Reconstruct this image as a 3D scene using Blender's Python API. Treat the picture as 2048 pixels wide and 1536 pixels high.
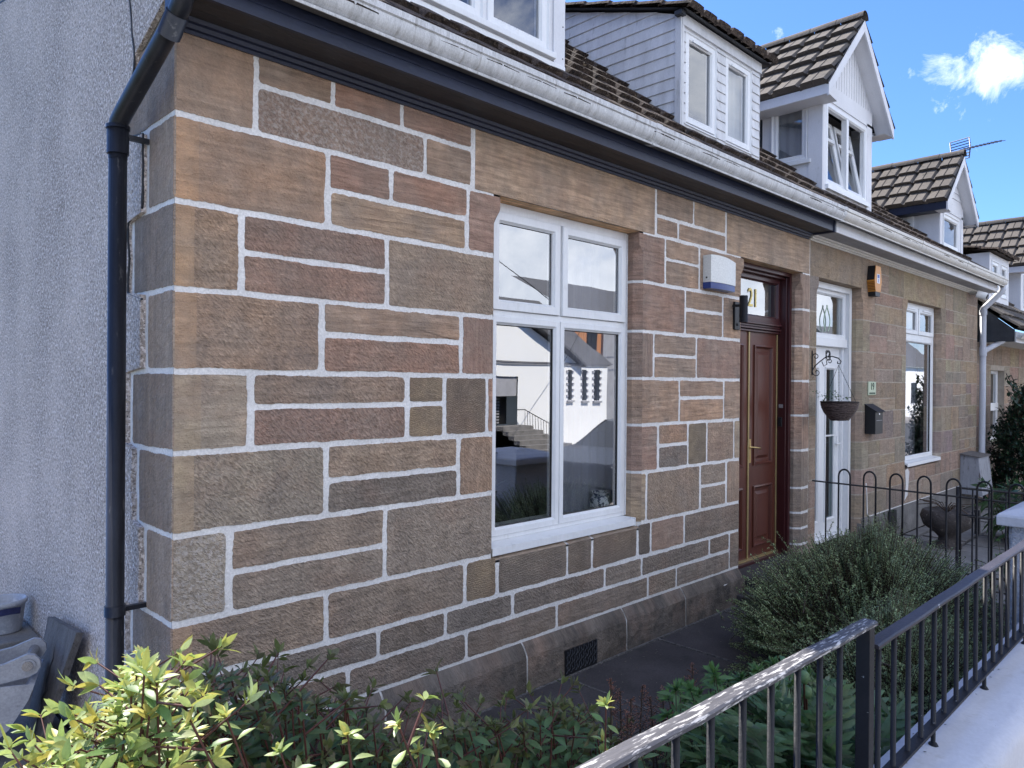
import bpy, bmesh, math, random
from mathutils import Vector, Matrix, noise
random.seed(7)
for o in list(bpy.data.objects): bpy.data.objects.remove(o)
SC = bpy.context.scene; COL = SC.collection
rad = math.radians
def V(*a): return Vector(a)
# ------------------------------------------------------------------ camera
FPX = 1476.15; YAW, PITCH, ROLL = rad(44.758), rad(-.147), rad(-.4597)
CAM = V(-1.133, -3.1, 1.85)
fw = V(math.sin(YAW)*math.cos(PITCH), math.cos(YAW)*math.cos(PITCH), math.sin(PITCH))
r0 = V(math.cos(YAW), -math.sin(YAW), 0); d0 = fw.cross(r0)
rt = math.cos(ROLL)*r0 + math.sin(ROLL)*d0; dn = -math.sin(ROLL)*r0 + math.cos(ROLL)*d0
cd = bpy.data.cameras.new('camera'); cam = bpy.data.objects.new('camera', cd); COL.objects.link(cam)
m = Matrix.Identity(4)
for i in range(3): m[i][0] = rt[i]; m[i][1] = -dn[i]; m[i][2] = -fw[i]; m[i][3] = CAM[i]
cam.matrix_world = m; cd.sensor_width = 36; cd.lens = FPX/2048*36; cd.clip_start = .05; cd.clip_end = 2000
SC.camera = cam
def ray(px, py): return rt*((px-1024)/FPX) + dn*((py-768)/FPX) + fw
def atx(px, py, x=0.):
    d = ray(px, py); return CAM + d*((x-CAM.x)/d.x)
def at(px, py, y=0.):                       # the point of the vertical plane y=const seen there
    d = ray(px, py); return CAM + d*((y-CAM.y)/d.y)
# ------------------------------------------------------------------ light
SUN = V(.15, 1, 1.3).normalized()
w = bpy.data.worlds.new('World'); SC.world = w; w.use_nodes = True
nt = w.node_tree; nt.nodes.clear()
def N(t, **k):
    n = nt.nodes.new(t)
    for a, b in k.items():
        if a == 'inp':
            for c, d in b.items(): n.inputs[c].default_value = d
        else: setattr(n, a, b)
    return n
L = lambda a, b: nt.links.new(a, b)
sky = N('ShaderNodeTexSky', sky_type='NISHITA', sun_disc=False, sun_elevation=math.asin(SUN.z), sun_rotation=math.atan2(SUN.x, SUN.y), altitude=50, air_density=1.0, dust_density=.35, ozone_density=3.)
tc = N('ShaderNodeTexCoord')
# a broken bank of cloud over the far side of the street, wisps elsewhere
cn = N('ShaderNodeTexNoise', inp={'Scale': 3.2, 'Detail': 9., 'Roughness': .6, 'Distortion': .3}); L(tc.outputs['Generated'], cn.inputs['Vector'])
sx = N('ShaderNodeSeparateXYZ'); L(tc.outputs['Generated'], sx.inputs[0])
bank = N('ShaderNodeMapRange', inp={'From Min': .25, 'From Max': -.5, 'To Min': 0., 'To Max': .2}); L(sx.outputs['Y'], bank.inputs['Value'])
# the one small white cloud over the far roofs
cdir = ray(1962, 140).normalized()
sub = N('ShaderNodeVectorMath', operation='SUBTRACT'); L(tc.outputs['Generated'], sub.inputs[0]); sub.inputs[1].default_value = cdir
mp = N('ShaderNodeMapping', vector_type='POINT', inp={'Scale': (1., 1., 2.05), 'Rotation': (0, .0, 0)}); L(sub.outputs[0], mp.inputs['Vector'])
le = N('ShaderNodeVectorMath', operation='LENGTH'); L(mp.outputs[0], le.inputs[0])
sm = N('ShaderNodeMapRange', inp={'From Min': .0, 'From Max': .092, 'To Min': .34, 'To Max': -.02}); L(le.outputs['Value'], sm.inputs['Value'])
cn2 = N('ShaderNodeTexNoise', inp={'Scale': 16., 'Detail': 10., 'Roughness': .66, 'Distortion': .5}); L(tc.outputs['Generated'], cn2.inputs['Vector'])
a1 = N('ShaderNodeMath', operation='ADD'); L(cn.outputs['Fac'], a1.inputs[0]); L(bank.outputs[0], a1.inputs[1])
r1 = N('ShaderNodeMapRange', inp={'From Min': .60, 'From Max': .74}); L(a1.outputs[0], r1.inputs['Value'])
a2 = N('ShaderNodeMath', operation='ADD'); L(cn2.outputs['Fac'], a2.inputs[0]); L(sm.outputs[0], a2.inputs[1])
r2 = N('ShaderNodeMapRange', inp={'From Min': .63, 'From Max': .93}); L(a2.outputs[0], r2.inputs['Value'])
# keep the bank away from the clear part of the sky ahead
clr = N('ShaderNodeMapRange', inp={'From Min': .0, 'From Max': -.3, 'To Min': 0., 'To Max': .95}); L(sx.outputs['Y'], clr.inputs['Value'])
mu = N('ShaderNodeMath', operation='MULTIPLY'); L(r1.outputs[0], mu.inputs[0]); L(clr.outputs[0], mu.inputs[1])
mx = N('ShaderNodeMath', operation='MAXIMUM'); L(mu.outputs[0], mx.inputs[0]); L(r2.outputs[0], mx.inputs[1])
ccol = N('ShaderNodeMixRGB', inp={'Color1': (4.6, 5.5, 7.2, 1), 'Color2': (12.5, 12.8, 13.4, 1)}); L(cn2.outputs['Fac'], ccol.inputs['Fac'])
mix = N('ShaderNodeMixRGB'); L(mx.outputs[0], mix.inputs['Fac']); deep = N('ShaderNodeMixRGB', blend_type='MULTIPLY', inp={'Fac': 1., 'Color2': (.55, .77, 1.17, 1)}); L(sky.outputs[0], deep.inputs['Color1']); L(deep.outputs[0], mix.inputs['Color1']); L(ccol.outputs[0], mix.inputs['Color2'])
bg = N('ShaderNodeBackground', inp={'Strength': .11}); L(mix.outputs[0], bg.inputs['Color'])
wo = N('ShaderNodeOutputWorld'); L(bg.outputs[0], wo.inputs['Surface'])
sl = bpy.data.lights.new('sun', 'SUN'); sl.energy = 5.; sl.angle = rad(.53); sl.color = (1., .95, .87)
so = bpy.data.objects.new('sun', sl); COL.objects.link(so); so.rotation_euler = SUN.to_track_quat('Z', 'Y').to_euler()
SC.view_settings.view_transform = 'Standard'; SC.view_settings.look = 'None'; SC.view_settings.exposure = 1.08; SC.view_settings.gamma = 1
SC.render.resolution_x = 1024; SC.render.resolution_y = 768
# ------------------------------------------------------------------ materials
def mat(name, col, rough=.75, metal=0, var=.25, vs=4., bump=0., bs=60., bd=.004, stretch=(1, 1, 1), spots=None, spots2=None, attr=None, spec=.4, coord='Object', fine=.12, fs=90., trans=0., rowv=None):
    global nt
    mt = bpy.data.materials.new(name); mt.use_nodes = True; nt = mt.node_tree; nt.nodes.clear()
    out = N('ShaderNodeOutputMaterial'); b = N('ShaderNodeBsdfPrincipled')
    b.inputs['Roughness'].default_value = rough; b.inputs['Metallic'].default_value = metal; b.inputs['Specular IOR Level'].default_value = spec
    t = N('ShaderNodeTexCoord'); mp = N('ShaderNodeMapping'); mp.inputs['Scale'].default_value = stretch; L(t.outputs[coord], mp.inputs[0])
    if attr:
        a = N('ShaderNodeVertexColor', layer_name=attr); c = a.outputs['Color']
    else:
        a = N('ShaderNodeRGB'); a.outputs[0].default_value = (*col, 1); c = a.outputs[0]
    def noisy(sc, det=5., ro=.6):
        n = N('ShaderNodeTexNoise', inp={'Scale': sc, 'Detail': det, 'Roughness': ro}); L(mp.outputs[0], n.inputs['Vector']); return n
    n1 = noisy(vs); mr = N('ShaderNodeMapRange', inp={'From Min': .3, 'From Max': .7, 'To Min': 1-var, 'To Max': 1+var*.6}); L(n1.outputs['Fac'], mr.inputs['Value'])
    v = N('ShaderNodeVectorMath', operation='SCALE'); L(c, v.inputs[0]); L(mr.outputs[0], v.inputs['Scale']); c = v.outputs[0]
    if fine:
        n2 = noisy(fs, 3.); mr = N('ShaderNodeMapRange', inp={'From Min': .3, 'From Max': .7, 'To Min': 1-fine, 'To Max': 1+fine}); L(n2.outputs['Fac'], mr.inputs['Value'])
        v = N('ShaderNodeVectorMath', operation='SCALE'); L(c, v.inputs[0]); L(mr.outputs[0], v.inputs['Scale']); c = v.outputs[0]
    for s in (spots, spots2):
        if s:
            n3 = noisy(s[1], 6., .65); r = N('ShaderNodeMapRange', inp={'From Min': s[2], 'From Max': s[2]+s[3]}); L(n3.outputs['Fac'], r.inputs['Value'])
            x = N('ShaderNodeMixRGB', inp={'Color2': (*s[0], 1)}); L(r.outputs[0], x.inputs['Fac']); L(c, x.inputs['Color1']); c = x.outputs[0]
    L(c, b.inputs['Base Color'])
    if bump:
        nb = noisy(bs, 4.); bn = N('ShaderNodeBump', inp={'Strength': bump, 'Distance': bd}); L(nb.outputs['Fac'], bn.inputs['Height']); L(bn.outputs[0], b.inputs['Normal'])
    sh = b.outputs[0]
    if trans:
        tr = N('ShaderNodeBsdfTranslucent'); L(c, tr.inputs['Color']); ms = N('ShaderNodeMixShader', inp={0: trans}); L(sh, ms.inputs[1]); L(tr.outputs[0], ms.inputs[2]); sh = ms.outputs[0]
    L(sh, out.inputs['Surface']); return mt
def stone_mat(name, mossy=0.):
    """sandstone: per-stone tint, per-stone tooling (kind: r bedding streaks, g pecked tooling, b furrows, a pale crust)"""
    global nt
    mt = bpy.data.materials.new(name); mt.use_nodes = True; nt = mt.node_tree; nt.nodes.clear()
    out = N('ShaderNodeOutputMaterial'); b = N('ShaderNodeBsdfPrincipled', inp={'Roughness': .88, 'Specular IOR Level': .25})
    uv = N('ShaderNodeUVMap', uv_map='uv'); ti = N('ShaderNodeVertexColor', layer_name='tint'); ki = N('ShaderNodeVertexColor', layer_name='kind')
    ks = N('ShaderNodeSeparateXYZ'); L(ki.outputs['Color'], ks.inputs[0])
    def mapd(scale, rot=0., loc=(0, 0, 0)):
        q = N('ShaderNodeMapping', inp={'Scale': scale, 'Rotation': (0, 0, rot), 'Location': loc}); L(uv.outputs[0], q.inputs[0])
        # rotation acts after scale in a point mapping: rotate first
        q.inputs['Rotation'].default_value = (0, 0, 0)
        if rot:
            q0 = N('ShaderNodeMapping', inp={'Rotation': (0, 0, rot)}); L(uv.outputs[0], q0.inputs[0]); L(q0.outputs[0], q.inputs[0])
        return q
    def nz(mp, sc, det=5., ro=.6, dist=0.):
        n = N('ShaderNodeTexNoise', inp={'Scale': sc, 'Detail': det, 'Roughness': ro, 'Distortion': dist}); L(mp.outputs[0], n.inputs['Vector']); return n.outputs['Fac']
    def rg(x, a, bb, c=0., d=1.):
        r = N('ShaderNodeMapRange', inp={'From Min': a, 'From Max': bb, 'To Min': c, 'To Max': d}); L(x, r.inputs['Value']); return r.outputs[0]
    def ma(op, x, y):
        q = N('ShaderNodeMath', operation=op)
        for i, s in enumerate((x, y)):
            if isinstance(s, (int, float)): q.inputs[i].default_value = s
            else: L(s, q.inputs[i])
        return q.outputs[0]
    def mixc(f, c1, c2):
        x = N('ShaderNodeMixRGB')
        for i, s in enumerate((f, c1, c2)):
            if isinstance(s, tuple): x.inputs[i].default_value = s
            elif isinstance(s, (int, float)): x.inputs[i].default_value = s
            else: L(s, x.inputs[i])
        return x.outputs[0]
    def scl(c, f):
        v = N('ShaderNodeVectorMath', operation='SCALE'); L(c, v.inputs[0]); L(f, v.inputs['Scale']); return v.outputs[0]
    iso = mapd((1, 1, 1)); big = nz(iso, 3.4, 4.); med = nz(iso, 13., 5.); fin = nz(iso, 150., 3.)
    bed = nz(mapd((2.2, 26, 1)), 1.6, 6., .62, .8)
    peck = nz(mapd((42, 105, 1), .75), 1., 3., .55, .6)
    furr = N('ShaderNodeTexWave', wave_type='BANDS', bands_direction='Y', inp={'Scale': 32., 'Distortion': 4., 'Detail': 2., 'Detail Scale': 2.2, 'Detail Roughness': .7}); furr.inputs['Distortion'].default_value = 9.; L(mapd((1, 1, 1), .35).outputs[0], furr.inputs['Vector'])
    crust = nz(iso, 48., 6., .7)
    c = ti.outputs['Color']
    hue = mixc(rg(big, .40, .66, 0., .55), c, (.335, .27, .215, 1)); hue = mixc(rg(nz(mapd((1, 1, 1), 0, (7, 3, 0)), 2.6, 4.), .5, .68, 0., .42), hue, (.40, .25, .175, 1)); hue = mixc(rg(nz(mapd((1, 1, 1), 0, (27, 13, 0)), 4.5, 5.), .55, .7, 0., .35), hue, (.20, .165, .145, 1)); c = hue
    c = scl(c, rg(med, .3, .7, .86, 1.13))
    c = scl(c, ma('ADD', 1., ma('MULTIPLY', rg(bed, .35, .65, -.42, .22), ks.outputs[0])))
    c = scl(c, ma('ADD', 1., ma('MULTIPLY', rg(peck, .35, .66, -.30, .27), ks.outputs[1])))  # pecked hollows darkened and ridges lightened in colour, painting in relief shading
    c = scl(c, ma('ADD', 1., ma('MULTIPLY', rg(furr.outputs['Fac'], .1, .9, -.12, .15), ks.outputs[2])))
    c = scl(c, rg(fin, .3, .7, .9, 1.1))
    c = mixc(ma('MULTIPLY', rg(crust, .48, .58), ki.outputs['Alpha']), c, (.56, .49, .43, 1))
    wp = N('ShaderNodeTexCoord'); wn = N('ShaderNodeTexNoise', inp={'Scale': 1.1, 'Detail': 7., 'Roughness': .62}); L(wp.outputs['Object'], wn.inputs['Vector'])
    c = mixc(rg(wn.outputs['Fac'], .46, .66, 0., .34), c, (.245, .215, .19, 1)); wm = N('ShaderNodeMapping', inp={'Scale': (6, 6, .8)}); L(wp.outputs['Object'], wm.inputs[0]); c = scl(c, rg(nz(wm, 1.2, 5., .6), .35, .7, 1.1, .88))
    if mossy: c = mixc(rg(nz(iso, 7., 7., .7), .5, .7, 0., mossy), c, (.06, .055, .05, 1))
    L(c, b.inputs['Base Color'])
    h = ma('MULTIPLY', peck, ks.outputs[1]); h = ma('ADD', h, ma('MULTIPLY', furr.outputs['Fac'], ma('MULTIPLY', ks.outputs[2], .5)))
    h = ma('ADD', h, ma('MULTIPLY', fin, .3)); h = ma('ADD', h, ma('MULTIPLY', med, 1.3)); h = ma('ADD', h, ma('MULTIPLY', ma('MULTIPLY', bed, ks.outputs[0]), .7))
    bn = N('ShaderNodeBump', inp={'Strength': .95, 'Distance': .022}); L(h, bn.inputs['Height']); L(bn.outputs[0], b.inputs['Normal'])
    L(b.outputs[0], out.inputs['Surface']); return mt
def glass_mat(name, ior=5., tint=(.9, .93, .93), wob=.12, frost=0.):
    global nt
    mt = bpy.data.materials.new(name); mt.use_nodes = True; nt = mt.node_tree; nt.nodes.clear()
    out = N('ShaderNodeOutputMaterial'); tr = N('ShaderNodeBsdfTransparent', inp={'Color': (*tint, 1)}); gl = N('ShaderNodeBsdfGlossy', inp={'Roughness': 0.0})
    lw = N('ShaderNodeLayerWeight', inp={'Blend': .5}); pw = N('ShaderNodeMath', operation='POWER', inp={1: 5.}); L(lw.outputs['Facing'], pw.inputs[0]); r0_ = ((ior-1)/(ior+1))**2; fr = N('ShaderNodeMapRange', inp={'To Min': r0_, 'To Max': 1.}); L(pw.outputs[0], fr.inputs['Value']); t = N('ShaderNodeTexCoord'); n = N('ShaderNodeTexNoise', inp={'Scale': 1.7, 'Detail': 1.}); L(t.outputs['Object'], n.inputs['Vector'])
    bn = N('ShaderNodeBump', inp={'Strength': wob, 'Distance': .01}); L(n.outputs['Fac'], bn.inputs['Height']); L(bn.outputs[0], gl.inputs['Normal'])
    ms = N('ShaderNodeMixShader'); L(fr.outputs[0], ms.inputs[0]); L(tr.outputs[0], ms.inputs[1]); L(gl.outputs[0], ms.inputs[2]); L(ms.outputs[0], out.inputs['Surface']); return mt
MS = stone_mat('sandstone'); MSP = stone_mat('plinth_sandstone', .9)
MMW = mat('white_pointing', (.75, .725, .70), .8, var=.14, vs=5, bump=.8, bs=60, bd=.006, fine=.14, fs=110, spots=((.50, .47, .44), 16, .60, .16), spots2=((.3, .27, .24), 60, .68, .06))
MMB = mat('lime_pointing', (.42, .36, .29), .85, var=.18, vs=9, bump=.4, bs=70)
MREN = mat('pebbledash', (.53, .45, .395), .9, var=.3, vs=1.3, bump=1., bs=55, bd=.02, fine=.6, fs=60, spots=((.84, .76, .72), 66, .52, .05), spots2=((.08, .075, .08), 60, .60, .04))
MUP = mat('white_upvc', (.76, .765, .77), .33, var=.05, vs=4, fine=.03, fs=40, spec=.5, spots=((.50, .49, .46), 7, .62, .3), stretch=(2, 2, .7))
MGAS = mat('window_gasket', (.02, .02, .02), .5, var=0, fine=0)
MGL = glass_mat('window_glass'); MGU = glass_mat('upper_window_glass', 3.0, (.6, .63, .66))
MFAS = mat('navy_gloss_paint', (.019, .025, .052), .42, var=.3, vs=3, bump=.25, bs=20, bd=.003, fine=.2, fs=60, stretch=(.3, 1, 1), spots=((.08, .085, .1), 9, .63, .2))
MSOF = mat('dusty_black_soffit', (.035, .032, .034), .5, var=.45, vs=2.5, bump=.25, bs=30, fine=.25, stretch=(.25, 1, 1), spots=((.09, .08, .07), 14, .66, .15))
MGUT = mat('weathered_white_gutter', (.60, .60, .60), .5, var=.2, vs=6, bump=.15, bs=70, fine=.22, fs=110, spots=((.25, .23, .21), 7, .55, .2), spots2=((.15, .14, .13), 30, .66, .08), stretch=(4., 1, .8))
MUND = mat('dark_gutter_underside', (.13, .12, .115), .7, var=.3, vs=6, fine=.2)  # darker colour for the separate strip along the bottom of the gutter
MGUT2 = mat('cream_gutter', (.62, .59, .54), .45, var=.1, vs=5, fine=.1, spots=((.3, .28, .25), 6, .60, .25), stretch=(4., 1, .8))
MPIP = mat('black_pipe', (.018, .019, .025), .36, var=.4, vs=5, bump=.2, bs=40, fine=.2, spots=((.11, .105, .10), 16, .62, .12), stretch=(2, 2, .6))
MPIW = mat('grey_white_pipe', (.52, .53, .57), .45, var=.12, vs=3, fine=.08, spots=((.25, .25, .26), 9, .66, .2))
MTIL = mat('concrete_roof_tile', (.118, .102, .088), .9, var=.3, vs=1.6, bump=.8, bs=55, bd=.006, fine=.25, spots=((.27, .25, .22), 26, .63, .08), spots2=((.035, .032, .028), 6, .58, .15))
MTMO = mat('mossy_roof_tile', (.085, .062, .05), .95, var=.55, vs=9, bump=1., bs=38, bd=.03, fine=.4, fs=60, spots=((.22, .17, .12), 22, .58, .1), spots2=((.02, .018, .018), 12, .55, .12))
MWB = mat('white_painted_boards', (.70, .70, .72), .55, var=.08, vs=3, fine=.04, spots=((.42, .42, .4), 7, .63, .2), stretch=(1, 1, .6))
MDB = mat('dirty_white_boards', (.66, .66, .67), .6, var=.16, vs=5, fine=.08, spots=((.3, .3, .28), 9, .6, .2), stretch=(2, 2, .5))
MGREY = mat('grey_undercoat', (.36, .36, .38), .7, var=.15)
MSL = mat('slate', (.035, .038, .045), .6, var=.3, vs=9, fine=.2)
MRED = mat('mahogany_red_paint', (.098, .031, .021), .3, var=.16, vs=4, fine=.06, stretch=(3, 3, .5), bump=.08, bs=40)
MRED2 = mat('dark_mahogany_frame', (.05, .013, .014), .3, var=.15, vs=4, fine=.06)
MBR = mat('brass', (.62, .45, .2), .3, 1, var=.15)
MBRW = mat('pale_gold_strip', (.42, .32, .15), .4, .5, var=.15)
MGOLD = mat('gold_numerals', (.85, .66, .2), .4, var=.05)
MBLK = mat('black_plastic', (.012, .012, .014), .45, var=.15, fine=.05)
MIRON = mat('chipped_black_paint', (.010, .010, .013), .55, var=.3, vs=7, bump=.3, bs=60, fine=.15, spots=((.45, .45, .44), 38, .69, .04))
MCAP = mat('worn_handrail_paint', (.075, .072, .078), .55, var=.35, vs=6, bump=.4, bs=80, fine=.2, stretch=(.16, 1.2, 1), spots=((.52, .50, .48), 120, .535, .09), spots2=((.62, .60, .57), 44, .61, .07))
MCAP2 = mat('scuffed_handrail_paint', (.05, .045, .055), .5, var=.3, vs=6, bump=.3, bs=80, fine=.2, stretch=(.5, 1.3, 1), spots=((.55, .53, .53), 30, .68, .03))
MMAS = mat('white_masonry_paint', (.58, .58, .61), .8, var=.12, vs=2.5, bump=.35, bs=22, bd=.01, fine=.05, fs=60, spots=((.2, .19, .18), 60, .70, .03), spots2=((.40, .38, .35), 7, .60, .2))
MHAR = mat('white_harl', (.56, .57, .62), .85, var=.08, vs=3, bump=1., bs=42, bd=.03, fine=.1)
MCON = mat('grey_concrete', (.2, .19, .18), .9, var=.3, vs=5, bump=.5, bs=60, fine=.2, spots=((.07, .07, .06), 6, .55, .2))
MFLAG = mat('dark_flagstone', (.062, .055, .056), .75, var=.35, vs=3, bump=.4, bs=45, fine=.25, spots=((.03, .03, .03), 7, .57, .15))
MFLG = mat('grey_flagstone', (.2, .19, .18), .85, var=.3, vs=4, bump=.4, bs=45, fine=.2)
MSOIL = mat('soil', (.03, .022, .016), .95, var=.5, vs=12, bump=1., bs=60, bd=.03, fine=.4)
MASP = mat('asphalt', (.055, .055, .055), .9, var=.2, vs=2, bump=.5, bs=200, fine=.3, fs=220)
MPAV = mat('pavement_concrete', (.28, .26, .24), .9, var=.15, vs=2, fine=.15)
MWOOD = mat('weathered_grey_board', (.15, .14, .135), .85, var=.3, vs=6, bump=.8, bs=40, bd=.008, fine=.25, stretch=(3, 3, .6), spots=((.05, .045, .04), 16, .6, .08))
MCUR = mat('lilac_grey_curtain', (.46, .46, .54), .9, var=.06, vs=2, fine=.03, trans=.25)
MCURW = mat('pale_net_curtain', (.7, .72, .75), .9, var=.05, fine=.02, trans=.3)
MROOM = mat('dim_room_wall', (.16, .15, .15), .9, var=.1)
MLEAF = mat('leaf', (0, 0, 0), .42, var=.14, vs=30, fine=.1, fs=200, attr='tint', trans=.38, spec=.45)
MSTEM = mat('red_stem', (.10, .035, .026), .5, var=.3, vs=20)
MTWIG = mat('brown_twig', (.07, .045, .03), .7, var=.3, vs=20)
MBUCK = mat('mortar_spattered_plastic', (.42, .43, .46), .5, var=.15, vs=12, spots=((.6, .6, .6), 18, .58, .1), spots2=((.1, .1, .12), 11, .64, .05))
MDIG = mat('chalky_grey_steel', (.38, .38, .40), .6, var=.15, vs=8, bump=.2, bs=50, fine=.15, spots=((.2, .19, .19), 14, .62, .1))
MSTL = mat('bright_steel_pin', (.6, .6, .62), .25, 1, var=.1)
MWIL = mat('wicker_strand', (.12, .085, .075), .6, var=.5, vs=60, fine=.3)
MWIC = mat('dark_wicker', (.03, .02, .016), .75, var=.4, vs=40, bump=.6, bs=90, fine=.2)
# ------------------------------------------------------------------ mesh builder
class MB:
    def __init__(s): s.v = []; s.f = []; s.uv = {}; s.ti = {}; s.ki = {}; s.smooth = set()
    def face(s, pts, uv=None, ti=None, ki=None, sm=False):
        i = len(s.v); s.v += [tuple(p) for p in pts]; k = len(s.f); s.f.append(tuple(range(i, i+len(pts))))
        if uv: s.uv[k] = uv
        if ti: s.ti[k] = ti
        if ki: s.ki[k] = ki
        if sm: s.smooth.add(k)
        return k
    def grid(s, rows, close=False, sm=True, ti=None, flip=False, capa=False, capb=False):
        i0 = len(s.v); n = len(rows[0])
        for r in rows: s.v += [tuple(p) for p in r]
        for a in range(len(rows)-1):
            for b in range(n if close else n-1):
                q = (i0+a*n+b, i0+a*n+(b+1) % n, i0+(a+1)*n+(b+1) % n, i0+(a+1)*n+b)
                if flip: q = q[::-1]
                if sm: s.smooth.add(len(s.f))
                if ti: s.ti[len(s.f)] = ti
                s.f.append(q)
        for c, r in ((capa, 0), (capb, len(rows)-1)):
            if c:
                if ti: s.ti[len(s.f)] = ti
                s.f.append(tuple(i0+r*n+b for b in range(n)))
    def box(s, x0, x1, y0, y1, z0, z1, M=None, **k):
        p = [V(x, y, z) for x in (x0, x1) for y in (y0, y1) for z in (z0, z1)]
        if M: p = [M @ q for q in p]
        for q in ((0, 1, 3, 2), (4, 6, 7, 5), (0, 4, 5, 1), (2, 3, 7, 6), (0, 2, 6, 4), (1, 5, 7, 3)): s.face([p[i] for i in q], **k)
    def tube(s, path, r, n=10, cap=True, ti=None):
        path = [Vector(p) for p in path]; rows = []; rr = r if isinstance(r, (list, tuple)) else [r]*len(path)
        up = None
        for i, p in enumerate(path):
            a = path[max(0, i-1)]; b = path[min(len(path)-1, i+1)]; t = (b-a).normalized()
            if up is None: up = t.orthogonal().normalized()
            u = (up - t*up.dot(t)); u = u.normalized() if u.length > 1e-6 else t.orthogonal().normalized(); up = u; w2 = t.cross(u)
            rows.append([p + (u*math.cos(2*math.pi*k/n) + w2*math.sin(2*math.pi*k/n))*rr[i] for k in range(n)])
        s.grid(rows, close=True, ti=ti, capa=cap, capb=cap)
    def lathe(s, c, prof, n=24, sm=True):
        rows = [[V(c[0]+r*math.cos(2*math.pi*k/n), c[1]+r*math.sin(2*math.pi*k/n), c[2]+z) for k in range(n)] for r, z in prof]
        s.grid(rows, close=True, sm=sm, capa=prof[0][0] > 1e-4, capb=prof[-1][0] > 1e-4)
    def extr(s, prof, a, b, axis='x', sm=False, cap=True):
        """closed profile of 2-D points swept from a to b: axis x takes (y,z), y takes (x,z), z takes (x,y)"""
        def P(u, q): return {'x': (u, q[0], q[1]), 'y': (q[0], u, q[1]), 'z': (q[0], q[1], u)}[axis]
        s.grid([[P(a, q) for q in prof], [P(b, q) for q in prof]], close=True, sm=sm, capa=cap, capb=cap)
    def build(s, name, mt, parent=None, origin=None, bevel=0., smooth=False, cat=None, label=None, group=None, kind=None):
        me = bpy.data.meshes.new(name); o = Vector(origin) if origin else V(0, 0, 0)
        me.from_pydata([tuple(Vector(p)-o) for p in s.v], [], s.f)
        if s.uv:
            lay = me.uv_layers.new(name='uv'); k = 0; buf = []
            for i, f in enumerate(s.f): buf += [c for q in s.uv.get(i, [(0, 0)]*len(f)) for c in q]
            lay.data.foreach_set('uv', buf)
        for nm, d in (('tint', s.ti), ('kind', s.ki)):
            if d:
                at_ = me.color_attributes.new(nm, 'FLOAT_COLOR', 'CORNER'); buf = []
                for i, f in enumerate(s.f):
                    c = d.get(i, (.2, .15, .12, 0)); c = (*c, 1.) if len(c) == 3 else c; buf += list(c)*len(f)
                at_.data.foreach_set('color', buf)
        if smooth or s.smooth: me.polygons.foreach_set('use_smooth', [smooth or i in s.smooth for i in range(len(s.f))])
        for q in (mt if isinstance(mt, (list, tuple)) else [mt]): me.materials.append(q)
        me.update(); me.validate()
        ob = bpy.data.objects.new(name, me); COL.objects.link(ob); ob.location = o
        if parent: hang(ob, parent)
        if bevel:
            bm = bmesh.new(); bm.from_mesh(me); bmesh.ops.remove_doubles(bm, verts=bm.verts, dist=.0002)
            bmesh.ops.recalc_face_normals(bm, faces=bm.faces); bm.to_mesh(me); bm.free()
            bv = ob.modifiers.new('bevel', 'BEVEL'); bv.width = bevel; bv.segments = 2; bv.limit_method = 'ANGLE'; bv.angle_limit = rad(40)
        tag(ob, cat, label, group, kind); return ob
def hang(ob, parent):
    # parts are modelled in world coordinates; only the root object is offset
    ob.parent = parent
    ob.matrix_parent_inverse = Matrix.Translation(-parent.location) if not parent.parent else Matrix.Identity(4)
def root_of(o):
    while o.parent: o = o.parent
    return o
def tag(o, cat=None, label=None, group=None, kind=None):
    if cat: o['category'] = cat
    if label: o['label'] = label
    if group: o['group'] = group
    if kind: o['kind'] = kind
    return o
def thing(name, loc, cat, label, group=None):
    e = bpy.data.objects.new(name, None); COL.objects.link(e); e.location = loc; e.empty_display_size = .2
    return tag(e, cat, label, group)
def text_mesh(name, body, size, M, mt, parent, depth=.002, xs=1.):
    c = bpy.data.curves.new(name, 'FONT'); c.body = body; c.size = size; c.extrude = depth; c.align_x = 'CENTER'; c.align_y = 'CENTER'
    t = bpy.data.objects.new('tmp', c); COL.objects.link(t); bpy.context.view_layer.update()
    me = bpy.data.meshes.new_from_object(t.evaluated_get(bpy.context.evaluated_depsgraph_get())); bpy.data.objects.remove(t)
    me.transform(M @ Matrix.Diagonal((xs, 1, 1, 1))); me.materials.clear(); me.materials.append(mt)
    ob = bpy.data.objects.new(name, me); COL.objects.link(ob)
    if parent: hang(ob, parent)
    return ob
def facing(x, y, z):                       # a frame whose text reads on a wall facing -y
    return Matrix.Translation((x, y, z)) @ Matrix.Rotation(rad(90), 4, 'X')
# ------------------------------------------------------------------ stonework
PAL = dict(r=(.262, .172, .146), p=(.255, .188, .165), b=(.285, .208, .168), o=(.325, .222, .168), O=(.335, .238, .18), t=(.34, .252, .198), y=(.305, .23, .18), g=(.255, .210, .183),
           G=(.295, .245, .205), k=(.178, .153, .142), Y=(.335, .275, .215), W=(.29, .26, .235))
KIN = {0: (.75, .15, 0, 0), 1: (.5, .35, 0, 0), 2: (.5, .85, 0, 0), 3: (.2, 1., 0, .12), 4: (0, .1, 1., 0)}
def jit(c, a=.08):
    k = 1+random.uniform(-a, a); h = random.uniform(-.05, .05); return (c[0]*k*(1+h)*1.60, c[1]*k*1.47, c[2]*k*(1-h)*1.24)
class Plane:
    def __init__(s, O, U, Nn): s.O = V(*O); s.U = V(*U); s.N = V(*Nn)
    def __call__(s, u, v, d=0.): return s.O + s.U*u + V(0, 0, v) + s.N*d
FRONT = Plane((0, 0, 0), (1, 0, 0), (0, -1, 0)); GABLE = Plane((0, 0, 0), (0, 1, 0), (-1, 0, 0))
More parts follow.
